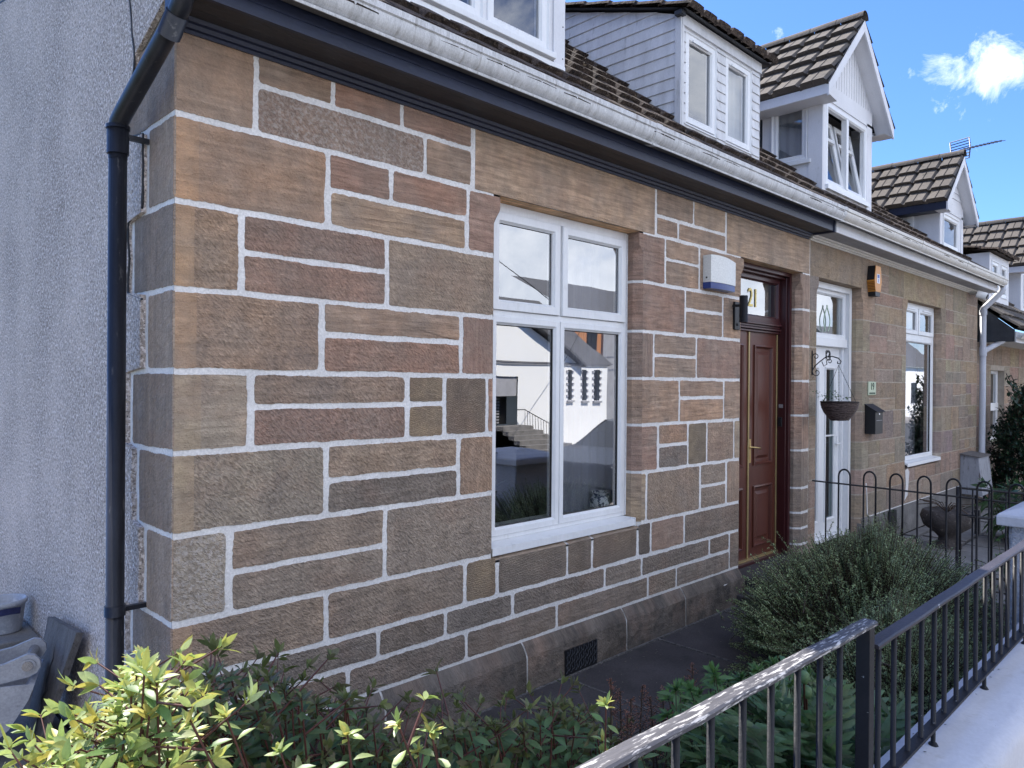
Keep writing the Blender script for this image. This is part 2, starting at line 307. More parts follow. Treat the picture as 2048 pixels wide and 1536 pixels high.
def clip(poly, x, side):
    out = []
    for i, p in enumerate(poly):
        q = poly[(i+1) % len(poly)]; a = (p[0]-x)*side >= 0; b = (q[0]-x)*side >= 0
        if a: out.append(p)
        if a != b:
            t = (x-p[0])/(q[0]-p[0]); out.append((x, p[1]+(q[1]-p[1])*t))
    return out
def stone(mb, pl, x0, x1, z0, z1, tint, kind, gl=.0138, gr=.0138, gt=.0138, gb=.0138, eL=None, eR=None, amp=.0042, rad_=.012, d=0., margin=None, dn_=.006, uvswap=False):
    """one dressed stone on the plane: gl.. joint half-widths, eL/eR functions giving the arris of an opening, None gap = plain arris"""
    seed = random.uniform(0, 900); a, b, c, e = x0+(gl or 0), x1-(gr or 0), z0+(gb or 0), z1-(gt or 0)
    r = min(rad_, (b-a)*.3, (e-c)*.3)*random.uniform(.6, 1.4); pts = []
    def run(p, q, nrm, soft, fn=None):
        Ln = math.hypot(q[0]-p[0], q[1]-p[1]); n = max(2, int(Ln/.012))
        lo = (.33*r+.0015)/Ln if soft and not fn else 0.
        for i in range(n):
            t = lo+(1-2*lo)*i/(n-1 if lo else n); s_ = t*Ln; x = p[0]+(q[0]-p[0])*t; y = p[1]+(q[1]-p[1])*t
            if fn: pts.append((fn(y), y)); continue
            o = 0.
            if soft:
                o = noise.noise(V(x*8+seed, y*8, seed))*amp*1.3 + noise.noise(V(x*60+seed, y*60, 3.))*amp*1.1 - .0005
                for dd in (s_, Ln-s_):
                    if dd < r: o += r-math.sqrt(max(0, r*r-(r-dd)**2))
                o = max(o, -.006)
            pts.append((x+nrm[0]*o, y+nrm[1]*o))
    run((a if not eL else eL(c), c), (b if not eR else eR(c), c), (0, 1), gb is not None)
    run((b, c), (b, e), (-1, 0), gr is not None and not eR, eR)
    run((b if not eR else eR(e), e), (a if not eL else eL(e), e), (0, -1), gt is not None)
    run((a, e), (a, c), (1, 0), gl is not None and not eL, eL)
    ox, oz = random.uniform(0, 60), random.uniform(0, 60)
    U = lambda p: (p[1]+ox, p[0]+oz) if uvswap else (p[0]+ox, p[1]+oz)
    def flat(pp, ti, ki):
        m_ = (sum(p[0] for p in pp)/len(pp), sum(p[1] for p in pp)/len(pp)); m0 = pl(m_[0], m_[1], d)
        for i in range(len(pp)): p, q = pp[i], pp[(i+1) % len(pp)]; mb.face([m0, pl(p[0], p[1], d), pl(q[0], q[1], d)], [U(m_), U(p), U(q)], ti, ki)
    if margin:
        flat(clip(pts, a+margin, -1), margin_tint(tint), (.35, .1, 0, 0)); flat(clip(pts, a+margin, 1), tint, kind)
    else: flat(pts, tint, kind)
    cx, cz = (x0+x1)/2, (z0+z1)/2; n = len(pts)
    for i in range(n):                                   # the worn arris running back into the joint
        p, q = pts[i], pts[(i+1) % n]
        p2 = (p[0]+.0015*(1 if p[0] > cx else -1), p[1]); q2 = (q[0]+.0015*(1 if q[0] > cx else -1), q[1])
        mb.face([pl(*p, d), pl(*q, d), pl(*q2, d-dn_), pl(*p2, d-dn_)], [U(p), U(q), U(q), U(p)], tint, kind)
def margin_tint(t): return (t[0]*1.12, t[1]*1.07, t[2]*.97)
def smooth(t): t = max(0., min(1., t)); return t*t*(3-2*t)
CH, CD, ZT = .05, .055, 2.93                             # chamfer width and depth, head of the openings
def arris(X, side):                                      # side -1: jamb left of the opening, +1 right
    return lambda z: X + side*CH*smooth((ZT-.07-z)/.09)
def jamb(mb, pl, X, side, z0, z1, tint, kind, deep=.2, g=.010, top=False):
    za, zb = z0+g, z1-(0 if top else g); n = max(2, int((zb-za)/.03)); zs = [za+(zb-za)*i/n for i in range(n+1)]; f = arris(X, side); ox, oz = random.uniform(0, 50), random.uniform(0, 50)
    for i in range(n):
        z, y = zs[i], zs[i+1]; s0, s1 = smooth((ZT-.07-z)/.09), smooth((ZT-.07-y)/.09)
        mb.face([pl(f(z), z), pl(X, z, -CD*s0-.0004), pl(X, y, -CD*s1-.0004), pl(f(y), y)], [(ox, z+oz), (ox+.07, z+oz), (ox+.07, y+oz), (ox, y+oz)], tint, kind)
        mb.face([pl(X, z, -CD*s0-.0004), pl(X, z, -deep), pl(X, y, -deep), pl(X, y, -CD*s1-.0004)], [(ox+.07, z+oz), (ox+.07+deep, z+oz), (ox+.07+deep, y+oz), (ox+.07, y+oz)], tint, kind)
COURSE = [3.30, 2.935, 2.578, 2.223, 1.884, 1.549, 1.21, .846, .605, .455, .29]
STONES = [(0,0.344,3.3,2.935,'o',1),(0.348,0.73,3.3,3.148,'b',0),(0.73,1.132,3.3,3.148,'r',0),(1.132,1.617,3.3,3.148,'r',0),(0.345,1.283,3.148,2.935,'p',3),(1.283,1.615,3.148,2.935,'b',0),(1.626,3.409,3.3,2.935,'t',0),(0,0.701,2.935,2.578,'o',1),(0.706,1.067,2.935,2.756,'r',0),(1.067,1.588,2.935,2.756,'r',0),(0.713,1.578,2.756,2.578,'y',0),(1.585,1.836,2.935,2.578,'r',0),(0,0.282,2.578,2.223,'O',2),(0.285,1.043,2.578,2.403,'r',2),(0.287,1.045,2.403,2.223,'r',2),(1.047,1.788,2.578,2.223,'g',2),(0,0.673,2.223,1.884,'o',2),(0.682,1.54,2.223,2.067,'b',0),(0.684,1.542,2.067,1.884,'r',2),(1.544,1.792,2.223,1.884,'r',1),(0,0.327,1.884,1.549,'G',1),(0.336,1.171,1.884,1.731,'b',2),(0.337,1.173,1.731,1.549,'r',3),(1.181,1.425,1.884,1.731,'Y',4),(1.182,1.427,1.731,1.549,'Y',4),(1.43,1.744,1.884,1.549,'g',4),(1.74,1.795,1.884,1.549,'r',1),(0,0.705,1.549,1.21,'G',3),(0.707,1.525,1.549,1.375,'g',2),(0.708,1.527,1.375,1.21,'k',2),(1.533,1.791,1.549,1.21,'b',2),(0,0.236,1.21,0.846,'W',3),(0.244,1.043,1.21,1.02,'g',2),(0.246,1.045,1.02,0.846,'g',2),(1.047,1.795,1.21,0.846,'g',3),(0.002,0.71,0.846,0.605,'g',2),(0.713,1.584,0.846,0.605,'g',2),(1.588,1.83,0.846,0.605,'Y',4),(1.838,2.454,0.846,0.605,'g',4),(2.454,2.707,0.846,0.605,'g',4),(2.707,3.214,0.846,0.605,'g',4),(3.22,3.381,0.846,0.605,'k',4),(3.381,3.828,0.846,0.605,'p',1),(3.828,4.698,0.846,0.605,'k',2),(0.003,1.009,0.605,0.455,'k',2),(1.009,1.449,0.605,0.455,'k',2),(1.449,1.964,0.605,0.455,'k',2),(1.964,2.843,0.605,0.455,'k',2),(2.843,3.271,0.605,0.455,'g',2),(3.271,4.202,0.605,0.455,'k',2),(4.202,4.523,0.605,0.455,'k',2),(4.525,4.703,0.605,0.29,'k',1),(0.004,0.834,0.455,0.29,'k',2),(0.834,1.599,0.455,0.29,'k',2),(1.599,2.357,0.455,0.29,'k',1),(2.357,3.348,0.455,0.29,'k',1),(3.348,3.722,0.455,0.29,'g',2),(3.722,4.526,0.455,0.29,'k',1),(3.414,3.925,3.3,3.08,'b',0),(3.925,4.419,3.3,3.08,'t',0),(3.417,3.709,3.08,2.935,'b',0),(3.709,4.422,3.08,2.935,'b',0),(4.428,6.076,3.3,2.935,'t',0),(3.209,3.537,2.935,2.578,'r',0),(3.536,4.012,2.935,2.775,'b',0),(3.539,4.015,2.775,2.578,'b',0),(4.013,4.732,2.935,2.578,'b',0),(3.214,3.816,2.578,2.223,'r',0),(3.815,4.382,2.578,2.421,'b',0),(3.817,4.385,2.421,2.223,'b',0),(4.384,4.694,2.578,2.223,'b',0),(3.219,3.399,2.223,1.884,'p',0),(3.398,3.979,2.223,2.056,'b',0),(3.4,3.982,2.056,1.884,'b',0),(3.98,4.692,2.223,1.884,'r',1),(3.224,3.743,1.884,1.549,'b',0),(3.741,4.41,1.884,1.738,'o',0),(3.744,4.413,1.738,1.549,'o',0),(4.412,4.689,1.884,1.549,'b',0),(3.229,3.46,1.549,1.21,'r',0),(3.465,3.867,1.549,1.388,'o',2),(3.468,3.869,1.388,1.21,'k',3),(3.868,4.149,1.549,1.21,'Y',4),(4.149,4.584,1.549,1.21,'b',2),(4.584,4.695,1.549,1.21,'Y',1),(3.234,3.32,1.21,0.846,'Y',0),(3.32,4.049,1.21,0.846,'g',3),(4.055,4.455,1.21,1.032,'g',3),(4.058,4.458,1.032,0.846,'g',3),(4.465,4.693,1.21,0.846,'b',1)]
# (x-left, x-right, z-bottom) of the openings through the two front walls
WA = (1.834, 3.207, .815); DA = (4.728, 5.848, .22); DB = (6.27, 7.404, .17); WBn = (8.95, 10.34, .80)
PARTY = 6.06; ENDB = 12.25
def mortar(mb, pl, x0, x1, z0, z1, holes, d):
    """flat joint sheet with rectangular holes (xa, xb, za, zb)"""
    xs = sorted({x0, x1, *[h[0] for h in holes], *[h[1] for h in holes]}); zs = sorted({z0, z1, *[h[2] for h in holes], *[h[3] for h in holes]})
    for i in range(len(xs)-1):
        for k in range(len(zs)-1):
            cx, cz = (xs[i]+xs[i+1])/2, (zs[k]+zs[k+1])/2
            if any(h[0] < cx < h[1] and h[2] < cz < h[3] for h in holes): continue
            mb.face([pl(xs[i], zs[k], d), pl(xs[i+1], zs[k], d), pl(xs[i+1], zs[k+1], d), pl(xs[i], zs[k+1], d)])
# ================================================================== the cottage with the red door
HA = thing('terraced_cottage', (3., 0, 0), 'house', 'nearest red-brown sandstone cottage with white painted joints, navy eaves and a red front door')
wall = MB(); jt = MB()
eW1, eW2, eD1, eD2 = arris(WA[0], -1), arris(WA[1], 1), arris(DA[0], -1), arris(DA[1], 1)
def kcol(x0, z): pass
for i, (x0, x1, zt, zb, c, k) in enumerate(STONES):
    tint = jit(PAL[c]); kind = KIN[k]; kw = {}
    x0 = max(x0, 0.)
    if x0 < .02: x0 = 0.; kw['gl'] = None
    if c in 'W': kind = (.1, .9, 0, .85)
    if i == 4: kind = (.3, .8, 0, .6)
    if zb >= .84 or x1 > 4.6:
        if 1.78 < x1 < 1.84 and zb >= .84: x1 = WA[0]; kw['eR'] = eW1; kw['gr'] = None
        if 3.2 < x0 < 3.24 and zb >= .84 and zt < 3.: x0 = WA[1]; kw['eL'] = eW2; kw['gl'] = None
        if 4.66 < x1 < 4.75: x1 = DA[0]; kw['eR'] = eD1; kw['gr'] = None
    if abs(zt-3.3) < .01: kw['gt'] = None
    if c == 't' and zt > 3.2 and x1-x0 > 1.2: kw['gb'] = None                     # the two lintels rest on their jamb stones
    if abs(zb-.605) < .01 and zt > .8 and 1.83 < x0 and x1 < 3.3: zt = .815; kw['gt'] = None
    if x0 == 0. and c in 'oOGg' and zt < 3.2: kw['margin'] = random.uniform(.075, .12)
    if c == 't' and x1 > 6.: x1 = PARTY
    sw = c in 'rpb' and (x1-x0) < .32 and random.random() < .6
    if 'gb' in kw and kw['gb'] is None:                                          # lintel: joint left of the opening, bare arris above it
        a, b = (WA if x0 < 3 else DA)[:2]
        stone(wall, FRONT, x0, x1, zb+.0, zt, tint, kind, gb=.0, gt=None, amp=.001, rad_=.004)
        wall.face([FRONT(a, ZT, .0), FRONT(b, ZT, .0), FRONT(b, ZT, -.2), FRONT(a, ZT, -.2)], [(a, 0), (b, 0), (b, .2), (a, .2)], jit(tint, .02), kind)
        if x0 < 3: continue
        continue
    if x0 == 0. and zt < 3.29 and zb >= .28:
        pass
    if (x1-x0) > .03: stone(wall, FRONT, x0, x1, zb, zt, tint, kind, uvswap=sw, **kw)
    for X, side, e, deep in ((WA[0], -1, 'eR', .2), (WA[1], 1, 'eL', .2), (DA[0], -1, 'eR', .3)):
        if kw.get(e) and abs((x1 if e == 'eR' else x0)-X) < .001: jamb(wall, FRONT, X, side, zb, zt, tint, kind, deep, top=abs(zt-2.935) < .01)
# pillar shared by the two front doors
for k in range(1, 10):
    zt, zb = COURSE[k], max(COURSE[k+1], .30)
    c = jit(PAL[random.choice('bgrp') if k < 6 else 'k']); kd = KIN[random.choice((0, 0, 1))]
    stone(wall, FRONT, DA[1], PARTY-.002, zb, zt, c, kd, gl=None, eL=eD2, gr=.006, rad_=.01, uvswap=True); jamb(wall, FRONT, DA[1], 1, zb, zt, c, kd, .3, top=k == 1)
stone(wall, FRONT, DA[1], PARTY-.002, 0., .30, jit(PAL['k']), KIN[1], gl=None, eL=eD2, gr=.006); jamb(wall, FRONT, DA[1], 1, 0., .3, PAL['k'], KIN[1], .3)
# quoin returns on the gable: alternately short and long
ret = [.60, .30, .48, .30, .49, .40, .30, .47, .36, .36]
for k in range(0, 10):
    zt, zb = COURSE[k], COURSE[k+1]
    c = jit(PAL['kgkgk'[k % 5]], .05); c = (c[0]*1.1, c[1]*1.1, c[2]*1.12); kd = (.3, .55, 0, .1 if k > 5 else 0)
    stone(wall, GABLE, 0, ret[k], zb, zt, c, kd, gl=None, gt=None if k == 0 else .012, uvswap=True)
# sloping stone sill under the window
for a, b in ((1.80, 2.443), (2.465, 2.696), (2.718, 3.24)):
    c = jit(PAL['g']); wall.face([FRONT(a, .815, 0), FRONT(b, .815, 0), FRONT(b, .862, -.1), FRONT(a, .862, -.1)], [(a, 0), (b, 0), (b, .1), (a, .1)], c, KIN[1])
wall.build('stone_wall', MS, HA)
mortar(jt, FRONT, 0.004, PARTY, .28, 3.30, [(WA[0]-CH-.001, WA[1]+CH+.001, .80, ZT+.004), (DA[0]-CH-.001, DA[1]+CH+.001, .0, ZT+.004)], -.0032)
for h in (WA, DA):                                       # joint sheets following the jambs, a hair behind the stones
    for X, s in ((h[0], -1), (h[1], 1)):
        e = -.0025*s
        jt.face([FRONT(X+s*CH-e*0, h[2], -.0032), FRONT(X-e, h[2], -CD-.002), FRONT(X-e, 2.925, -CD-.002), FRONT(X+s*CH-e*0, 2.83, -.0032)]); jt.face([FRONT(X-e, h[2], -CD-.002), FRONT(X-e, h[2], -.2), FRONT(X-e, 2.925, -.2), FRONT(X-e, 2.925, -CD-.002)])
mortar(jt, GABLE, .004, .52, .28, 3.30, [], -.0032)
jt.face([FRONT(1.79, .812, -.003), FRONT(3.25, .812, -.003), FRONT(3.25, .859, -.102), FRONT(1.79, .859, -.102)])
jt.build('pointing', MMW, HA)
# plinth: splayed top, dark and damp
pm = MB(); pj = MB()
pjx = [-.05, 1.02, 2.037, 3.024, 3.772, 4.66]
for a, b in zip(pjx, pjx[1:]):
    c = jit((.068, .062, .062)); a2, b2 = a+(.006 if a > 0 else 0), b-(.006 if b < 4.6 else 0); n = 12; kd = (.25, .3, 0, 0)
    prof = [(0, .284), (-.006, .281), (-.022, .262), (-.044, .226), (-.052, .205), (-.055, .10), (-.055, 0.), (-.055, -.1)]
    rows = [[V(a2+(b2-a2)*i/n, y+(noise.noise(V((a2+(b2-a2)*i/n)*4, z*9, 2))*.006 if z < .27 else 0), z+(noise.noise(V((a2+(b2-a2)*i/n)*3, y*7, 5))*.004 if z < .27 else 0)) for i in range(n+1)] for y, z in prof]
    ox = random.uniform(0, 40)
    for r in range(len(rows)-1):
        for i in range(n): pm.face([rows[r+1][i], rows[r+1][i+1], rows[r][i+1], rows[r][i]], [(q[0]+ox, q[2]-q[1]) for q in (rows[r+1][i], rows[r+1][i+1], rows[r][i+1], rows[r][i])], c, kd, sm=r > 0)
pm.box(4.655, 4.70, -.05, .2, 0, .205, ti=(.085, .075, .07), ki=(.2, .3, 0, 0))
pm.box(-.055, -.02, -.055, .5, -.1, .27, ti=(.12, .1, .09), ki=(.2, .3, 0, 0))
pm.build('plinth', MSP, HA)
pj.box(-.045, 4.66, -.0485, .05, -.1, .205); pj.face([(-.045, -.0485, .205), (4.66, -.0485, .205), (4.66, -.002, .28), (-.045, -.002, .28)])
pj.build('pointing', MMW, HA)
# air vent grille
vm = MB(); vm.box(2.37, 2.69, -.062, -.04, .005, .165)
vo = vm.build('air_vent', MBLK, HA)
v2 = MB()
for i in range(14):
    for k in range(3): x = 2.38+i*.0222; z = .02+k*.048+(i % 2)*.012; v2.tube([(x, -.064, z), (x+.011, -.067, z+.02), (x+.011, -.064, z+.04)], .0032, 5)
v2.build('vent_grille', MSL, vo)
# rendered gable
gm = MB(); n = 40
def roofz(y): return 3.50 + .86*(y+.3)
RY, RZ = 3.7, 3.50+.86*4.
edge = []
zz = -.2
while zz < 3.9:
    k = max([i for i in range(10) if COURSE[i] >= zz] or [0]); base = ret[k]+.035
    if zz > 3.3: base = max(.02, .42-3.*(zz-3.3))
    if 2.95 < zz < 3.3: base = .60-(zz-2.95)*.5
    edge.append((base+noise.noise(V(zz*9, 1, 1))*.022+noise.noise(V(zz*40, 1, 4))*.008, zz)); zz += .02
out = edge + [(.7, roofz(.7)-.12), (RY, RZ-.12), (2*RY, 3.4), (2*RY, -.2)]
x = -.017
gm.face([(x, p[0], p[1]) for p in out][::-1])
for p, q in zip(edge, edge[1:]): gm.face([(x, p[0], p[1]), (x, q[0], q[1]), (0.004, q[0]-.006, q[1]), (.004, p[0]-.006, p[1])])
gm.build('rendered_gable', MREN, HA)
gb = MB(); gb.face([(0.006, y, z) for y, z in ((0.005, -.2), (.0045, 3.5), (RY, RZ-.15), (2*RY, 3.4), (2*RY, -.2))]); gb.build('gable_backing', MCON, HA)
ck = MB()                                               # an old crack running up the render
pth = [(-.0185, 1.9+i*.12, 4.21+.03*i+noise.noise(V(i*.7, 2, 2))*.03) for i in range(34)]
for p, q in zip(pth, pth[1:]): ck.face([(p[0], p[1], p[2]-.008), (q[0], q[1], q[2]-.008), (q[0], q[1], q[2]+.008), (p[0], p[1], p[2]+.008)])
ck.build('render_crack', MSL, HA)
# a ragged gap where the render meets the quoins
pt = MB(); pts = [(-.018 if p[1] > 3.25 else -.012, (p[0]-.004 if p[1] < 3.3 else .43+.25*(p[1]-3.3)+noise.noise(V(p[1]*11, 2, 9))*.03), p[1]) for p in edge if 2.2 < p[1] < 3.9][::2]
pt.tube(pts, [.0045+.004*abs(noise.noise(V(p[2]*7, 1, 6))) for p in pts], 5); pt.build('open_joint', MSL, HA)
# eaves: stepped moulding, soffit, fascia
def eaves(H, x0, x1, m1, m2, m3, zs, yo, name=''):
    q = MB(); q.extr([(0.002, zs-.05), (-.012, zs-.052), (-.014, zs-.038), (-.03, zs-.036), (-.034, zs-.02), (-.052, zs-.017), (-.056, zs-.001), (.002, zs-.001)], x0, x1); q.build('eaves_moulding', m1, H)
    q = MB(); q.extr([(-.056, zs), (-.12, zs), (-.122, zs+.003), (-.124, zs), (-.19, zs), (-.192, zs+.003), (-.194, zs), (-yo+.02, zs), (-yo+.02, zs+.02), (-.056, zs+.02)], x0, x1); q.build('soffit', m2, H)
    q = MB(); q.extr([(-yo+.019, zs-.004), (-yo, zs-.004), (-yo, zs+.045), (-yo+.003, zs+.048), (-yo, zs+.051), (-yo, zs+.15), (-yo+.019, zs+.15)], x0, x1); q.build('fascia', m3, H)
eaves(HA, -.02, 6.0, MFAS, MSOF, MFAS, 3.32, .25)
q = MB(); q.box(5.995, 6.035, -.262, -.0, 3.305, 3.47); q.build('fascia_end', MFAS, HA, bevel=.004)
q = MB(); q.box(-.042, -.02, -.252, .0, 3.30, 3.48); q.build('fascia_end', MFAS, HA, bevel=.004)
def gutter(H, x0, x1, m, z=3.39, y=-.25, joints=()):
    P_ = [(y, z+.035), (y-.02, z+.02), (y-.070, z+.008), (y-.084, z+.006), (y-.087, z+.018), (y-.068, z+.026)] + [(y-.062-.050*math.sin(a), z+.094-.066*math.cos(a)) for a in [math.pi/2*i/10 for i in range(11)]] + [(y-.108, z+.099), (y-.119, z+.104), (y-.120, z+.134), (y-.111, z+.134), (y-.10, z+.10), (y-.08, z+.05), (y-.06, z+.02), (y-.004, z+.03), (y-.004, z+.12), (y, z+.12)]
    q = MB(); q.extr(P_, x0, x1); g = q.build('gutter', m, H)
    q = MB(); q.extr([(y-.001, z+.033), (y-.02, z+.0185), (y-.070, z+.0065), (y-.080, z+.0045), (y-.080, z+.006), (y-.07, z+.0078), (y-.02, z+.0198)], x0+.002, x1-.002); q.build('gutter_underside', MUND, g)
    for jx in joints:
        q = MB(); q.extr([(a*1. - (.004 if a < y-.01 else 0), b-(.003 if b < z+.03 else -.002)) for a, b in P_], jx-.03, jx+.03); q.build('gutter_joint', m, g)
    return g
gutter(HA, -.12, 6.03, MGUT, joints=(2.9, 6.0))
# swan neck and black downpipe against the gable
dp = MB(); px, py = -.122, .298
dp.tube([(px, py, -.1), (px, py, 2.86)], .036, 20); do = dp.build('downpipe', MPIP, HA)
q = MB(); q.tube([(px, py, 2.78), (px, py, 2.905), (px+.001, py-.008, 2.935), (px+.006, py-.05, 2.965), (px+.042, -.21, 3.205), (px+.046, -.27, 3.25), (px+.05, -.305, 3.31), (px+.05, -.31, 3.42)], .037, 20)
q.tube([(px, py, 2.80), (px, py, 2.91)], .043, 20); q.tube([(px, py, 2.905), (px, py, 2.92)], .047, 20); q.tube([(px+.036, -.17, 3.16), (px+.044, -.235, 3.225)], .042, 18); q.build('swan_neck', MPIP, do)
for z in (2.88, .87):
    q = MB(); q.tube([(px, py, z-.022), (px, py, z+.022)], .041, 20); q.box(px+.02, px+.135, py-.012, py+.012, z-.01, z+.01); q.build('pipe_bracket', MPIP, do)
# ------------------------------------------------------------------ tiled roofs
def tiles(mb, O, U, W, width, length, tw=.30, th=.31, lift=.05, seed=0):
    """interlocking concrete tiles: O lower-left corner, U along the eaves, W up the slope"""
    lift *= .75 if th > .305 else 1.
    U = Vector(U).normalized(); W = Vector(W).normalized(); Nn = U.cross(W).normalized()
    if Nn.z < 0: Nn = -Nn
    nu = max(1, round(width/tw)); tw = width/nu; nv = max(1, round(length/th)); th = length/nv; R = random.Random(seed)
    prof = [(0, .0), (.05, .0), (.12, .032), (.47, .036), (.50, .022), (.53, .036), (.90, .032), (.96, .0), (1., 0.)]
    for r in range(nv):
        for k in range(nu):
            j = R.uniform(-.004, .004); j2 = R.uniform(-.006, .004); a = []; b = []; c = []
            for t, h in prof:
                p = Vector(O)+U*((k+t)*tw)
                a.append(p+W*(r*th-.02+j2)+Nn*(h+lift+j)); b.append(p+W*((r+1)*th)+Nn*(h+.003)); c.append(p+W*(r*th+.0+j2)+Nn*(h*.5-.012+j))
            mb.grid([c, a], sm=False); mb.grid([a, b], sm=False)
def ridge(mb, A, B, r=.10, seg=.34):
    A, B = Vector(A), Vector(B); n = max(1, round((B-A).length/seg)); d = (B-A).normalized(); s = d.cross(V(0, 0, 1)).normalized()
    for i in range(n):
        p0 = A+(B-A)*(i/n)+V(0, 0, random.uniform(-.004, .006)); p1 = A+(B-A)*((i+.985)/n); k = 1.+.03*random.random()
        mb.grid([[p+s*(r*k*math.cos(a))+V(0, 0, r*k*math.sin(a)-.03) for a in [math.pi*j/8 for j in range(9)]] for p in (p0, p1)], sm=True)
SLW = (0, 1, .86)
LS = math.hypot(1, .86)
def main_roof(H, x0, x1, seed):
    q = MB(); tiles(q, (x0, -.30, 3.435), (1, 0, 0), SLW, x1-x0, 4.0*LS, seed=seed)
    ro = q.build('front_roof', MTMO, H)
    q = MB(); q.face([(x0, -.28, 3.415), (x1, -.28, 3.415), (x1, RY, 3.40+.86*4.), (x0, RY, 3.4+.86*4.)]); q.face([(x0, RY, RZ), (x1, RY, RZ), (x1, 2*RY+.3, 3.5), (x0, 2*RY+.3, 3.5)]); q.build('roof_deck', MSL, H)
    q = MB(); tiles(q, (x1, 2*RY+.3, 3.53), (-1, 0, 0), (0, -1, .86), x1-x0, 4*LS, seed=seed+1); q.build('rear_roof', MTMO, H)
    q = MB(); ridge(q, (x0, RY, RZ+.05), (x1, RY, RZ+.05)); q.build('ridge_tiles', MTIL, H)
main_roof(HA, -.12, PARTY, 3)
# ------------------------------------------------------------------ joinery helpers (in the plane pl: u along, z up, d outwards)
def ring(mb, pl, x0, x1, z0, z1, w, df, db, bev=.012, T=None):
    rows = []
    for o, d in ((0, db), (0, df-.003), (.003, df), (w-.014, df), (w-.004, df-bev), (w, df-bev-.002), (w, db)):
        r = [(x0+o, z0+o), (x1-o, z0+o), (x1-o, z1-o), (x0+o, z1-o)]; rows.append([pl(a, b, d) for a, b in r])
    if T: rows = [[T @ p for p in r] for r in rows]
    mb.grid(rows, close=True, sm=False, flip=True)
def slab(mb, pl, x0, x1, z0, z1, d0, d1, T=None, **k):
    p = [pl(x, z, d) for x in (x0, x1) for z in (z0, z1) for d in (d0, d1)]
    if T: p = [T @ q for q in p]
    for q in ((0, 1, 3, 2), (4, 6, 7, 5), (0, 4, 5, 1), (2, 3, 7, 6), (0, 2, 6, 4), (1, 5, 7, 3)): mb.face([p[i] for i in q], **k)
def pane(pl, x0, x1, z0, z1, d, H, m=None, T=None, name='glass_pane'):
    q = MB(); p = [pl(x0, z0, d), pl(x1, z0, d), pl(x1, z1, d), pl(x0, z1, d)]
    if T: p = [T @ a for a in p]
    q.face(p); o = q.build(name, m or MGL, H); return o
def light(pl, x0, x1, z0, z1, w, df, H, fr, m=None, T=None):
    """one glazed light: sash ring in fr, gasket and pane as children of H"""
    ring(fr, pl, x0, x1, z0, z1, w, df, df-.06, T=T)
    pane(pl, x0+w-.002, x1-w+.002, z0+w-.002, z1-w+.002, df-.028, H, m, T)
def gaskets(H, pl, rects, d):
    q = MB()
    for x0, x1, z0, z1 in rects: ring(q, pl, x0, x1, z0, z1, .006, d, d-.02, .001)
    q.build('gasket', MGAS, H)
# ------------------------------------------------------------------ ground-floor window of the near cottage
yw = -.11
fr = MB(); x0, x1 = WA[0]+.003, WA[1]-.003
slab(fr, FRONT, x0, x1, 2.872, 2.927, yw-.06, yw+.006); slab(fr, FRONT, x0, x0+.03, .895, 2.872, yw-.06, yw+.004); slab(fr, FRONT, x1-.03, x1, .895, 2.872, yw-.06, yw+.004)
slab(fr, FRONT, x0+.03, x1-.03, 2.247, 2.282, yw-.06, yw+.002); slab(fr, FRONT, 2.466, 2.492, 2.282, 2.872, yw-.06, yw)
slab(fr, FRONT, x0+.03, x1-.03, .895, .925, yw-.06, yw+.001)
w1 = fr.build('window', MUP, HA, bevel=.003)
fr = MB(); gk = []
for a, b, c, d, w_, o in ((x0+.03, 2.466, 2.284, 2.87, .062, .018), (2.494, x1-.03, 2.284, 2.87, .062, .018), (x0+.03, 2.4765, .925, 2.247, .05, .012), (2.4815, x1-.03, .925, 2.247, .05, .012)):
    light(FRONT, a, b, c, d, w_, yw+o, w1, fr); gk.append((a+w_, b-w_, c+w_, d-w_))
fr.build('sash', MUP, w1); gaskets(w1, FRONT, [(a-.001, b+.001, c-.001, d+.001) for a, b, c, d in gk], yw-.008)
q = MB(); q.extr([(.12, .895), (.02, .884), (.006, .882), (.004, .84), (.012, .836), (.014, .87), (.12, .872)], 1.80, 3.185); q.box(3.185, 3.195, .003, .12, .834, .893); q.build('window_sill', MUP, w1)
for X, s in ((WA[0], 1), (WA[1], -1)):                   # sealant line round the frame
    q = MB(); q.tube([(X+s*.002, .103, .9), (X+s*.002, .103, 2.92)], .005, 6); q.build('sealant', MMW, w1)
# the room behind: dark walls, curtain, inside sill
rm = MB()
def inroom(mb, x0, x1, y0, y1, z0, z1, holes):
    for p in (((x0, y1, z0), (x1, y1, z0), (x1, y1, z1), (x0, y1, z1)), ((x0, y0, z0), (x0, y1, z0), (x0, y1, z1), (x0, y0, z1)), ((x1, y0, z0), (x1, y0, z1), (x1, y1, z1), (x1, y1, z0)), ((x0, y0, z0), (x1, y0, z0), (x1, y1, z0), (x0, y1, z0)), ((x0, y0, z1), (x0, y1, z1), (x1, y1, z1), (x1, y0, z1))): mb.face(p)
    mortar(mb, Plane((0, y0, 0), (1, 0, 0), (0, -1, 0)), x0, x1, z0, z1, holes, 0)
inroom(rm, .4, 4.4, .40, 4., .2, 3.1, [(1.6, 3.5, .93, 2.95)])
for s, X, X2 in ((1, WA[0], 1.6), (-1, WA[1], 3.5)): rm.face([(X, .2, .93), (X2, .4, .93), (X2, .4, 2.95), (X, .2, 2.95)])
rm.face([(WA[0], .2, 2.92), (WA[1], .2, 2.92), (3.5, .4, 2.95), (1.6, .4, 2.95)])
rm.build('room', MROOM, HA)
q = MB(); q.box(1.66, 3.40, .165, .40, .905, .93); q.build('inner_sill', MUP, HA, bevel=.004)
